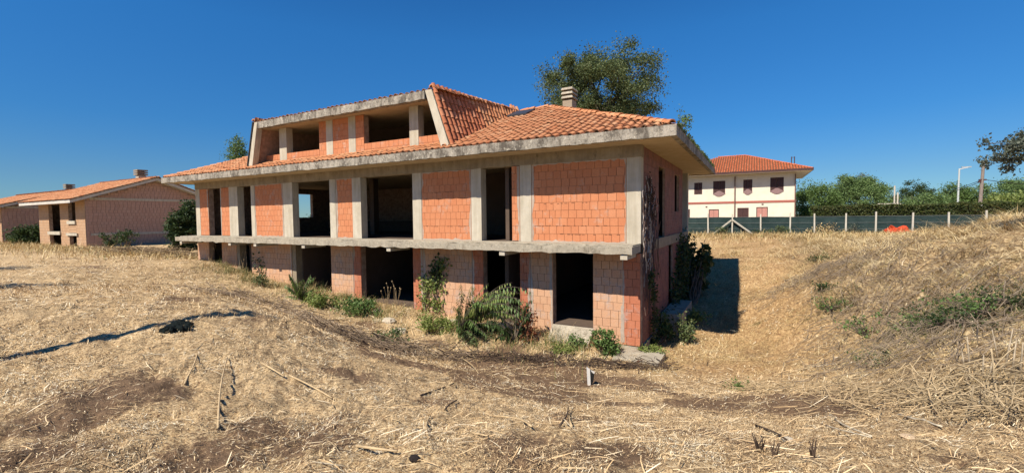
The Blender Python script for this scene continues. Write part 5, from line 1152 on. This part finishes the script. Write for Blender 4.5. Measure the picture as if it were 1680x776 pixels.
# seedlings on the roof edge
p = np.array((EX1-.02, EY0+.9, ZB+.45)); t = thing('roof_seedling', tuple(p), 'small leafy seedling growing on the right corner of the eaves', 'plant'); C_ = [p+np.array((random.uniform(-.05, .2), random.uniform(-.45, .9), random.uniform(-.05, .33))) for _ in range(16)]
m = MB()
for c_ in C_: m.tube(limb_curve(p-np.array((0.03, 0, .2)), c_, .1), [.008, .007, .005, .004, .002], 4)
m.build('stem', BARK, t); leaf_obj('foliage', np.array(C_)[rng.integers(0, 16, 260)]+rng.normal(size=(260, 3))*.06, .06, LEAF_M, t)
n = 900; P_ = np.stack([np.full(n, EX1)+rng.normal(0, .03, n), rng.uniform(EY0+.2, EY1-1, n), ZB+.27+np.abs(rng.normal(0, .05, n))], 1); leaf_obj('roof_moss', P_, .07, LEAF_O, None, kind='stuff', label='scrubby moss and weeds along the right eaves edge', cat='moss')
# weeds by the fence
for px, w_, h, n_, lb, mt in ((1278, 1.6, .9, 500, 'thin green weed at the fourth fence bay', LEAF_O), (1355, 3.0, .8, 900, 'brown dry brush heap leaning on the fence', GRASS), (1404, 1.0, .9, 350, 'grey dry shrub in the middle of the fence', LEAF_G), (1245, 1.2, .5, 260, 'low dark weeds at a fence post', LEAF_D), (1182, 1.1, .8, 350, 'greenish weed under the fence brace', LEAF_O), (1530, 1.4, .7, 350, 'dry twigs where the mound meets the fence', LEAF_G)):
    p = onY(px, 384, 43.1); z = gz(p[0], 43.1); t = thing('fence_weed', (p[0], 43.1, z), lb, 'plant'); C_, P_ = clumps((p[0], 43.1, z+h*.4), (w_/2, .3, h*.5), 22, n_, .14, 0, .2); m = MB()
    for q in C_: m.tube(limb_curve((p[0]+random.gauss(0, w_*.15), 43.1, z-.05), q, .12, 4), [.02, .015, .01, .005], 4)
    m.build('stem', TWIG if mt is not GRASS else STALK, t); leaf_obj('foliage', P_, .1, mt, t)
# a pole and two small trees left of the picture, whose shadows fall across the field
dn = np.array([.21, .82, -1.0])
tipg = hit(452, 521); hp = 8.5; sA = hit(0, 589); sd_ = (sA-tipg); sd_.z = 0; sd_.normalize(); bx = tipg.x+sd_.x*.846*hp; by = tipg.y+sd_.y*.846*hp; pz = gz(bx, by); tpx, tpy = tipg.x-.21*hp, tipg.y-.82*hp
t = thing('wooden_pole', (bx, by, pz), 'wooden pole standing outside the left edge, throwing the long thin shadow', 'utility pole'); m = MB(); m.tube([(bx, by, pz-.3), (tpx, tpy, tipg.z+hp)], [.13, .10], 10); m.build('pole', mat_plain('pole_wood', (.3, .22, .15)), t)
m = MB(); m.box(tpx-.35, tpx+.35, tpy-.04, tpy+.04, tipg.z+hp-.55, tipg.z+hp-.47); m.build('crossarm', mat_plain('crossarm_wood', (.28, .2, .14)), t)
for px, py, h, lb in ((30, 440, 4.2, 'young tree outside the left edge, casting the upper short shadow'), (25, 470, 3.4, 'small tree outside the left edge, casting the lower short shadow')):
    g0 = hit(px, py); tree('young_tree', (g0.x-.21*h-.3, g0.y-.82*h, gz(g0.x-.21*h, g0.y-.82*h)), h+.5, (.8, .8, 1.0), lb, 'tree', LEAF_M, n=1400, K=24, leaf=.14, sig=.2, trunk_r=.06, limbs=8)

# shared group phrase for things of one kind
GROUPS = dict(stick='broken sticks lying on the field', reed_stump='cut reeds standing on the right bank', stone='loose stones and rubble', leafy_tree='trees in the background', ivy='ivy on the side wall', climbing_vine='vines on the facade',
    fence_weed='weeds along the fence', bank_weed='green weeds on the right bank', weed='weeds at the foot of the house', dry_weed='dry weeds in the doorways', gabled_house='unfinished brick houses on the left', overhead_wire='wires on the utility pole', plant_stub='stubs in the foreground', arching_shrub='arching shrub at the fifth doorway',
    garden_shelter='low roofs above the hedge', garden_post='posts behind the hedge', shrub='bushes by the left houses', bush='bushes near the utility pole', young_tree='young trees left of the view', orange_netting='orange netting by the fence')
for o in list(bpy.data.objects):
    if o.parent is None and 'label' in o and 'group' not in o:
        k = o.name.split('.')[0]
        if k in GROUPS: o['group'] = GROUPS[k]
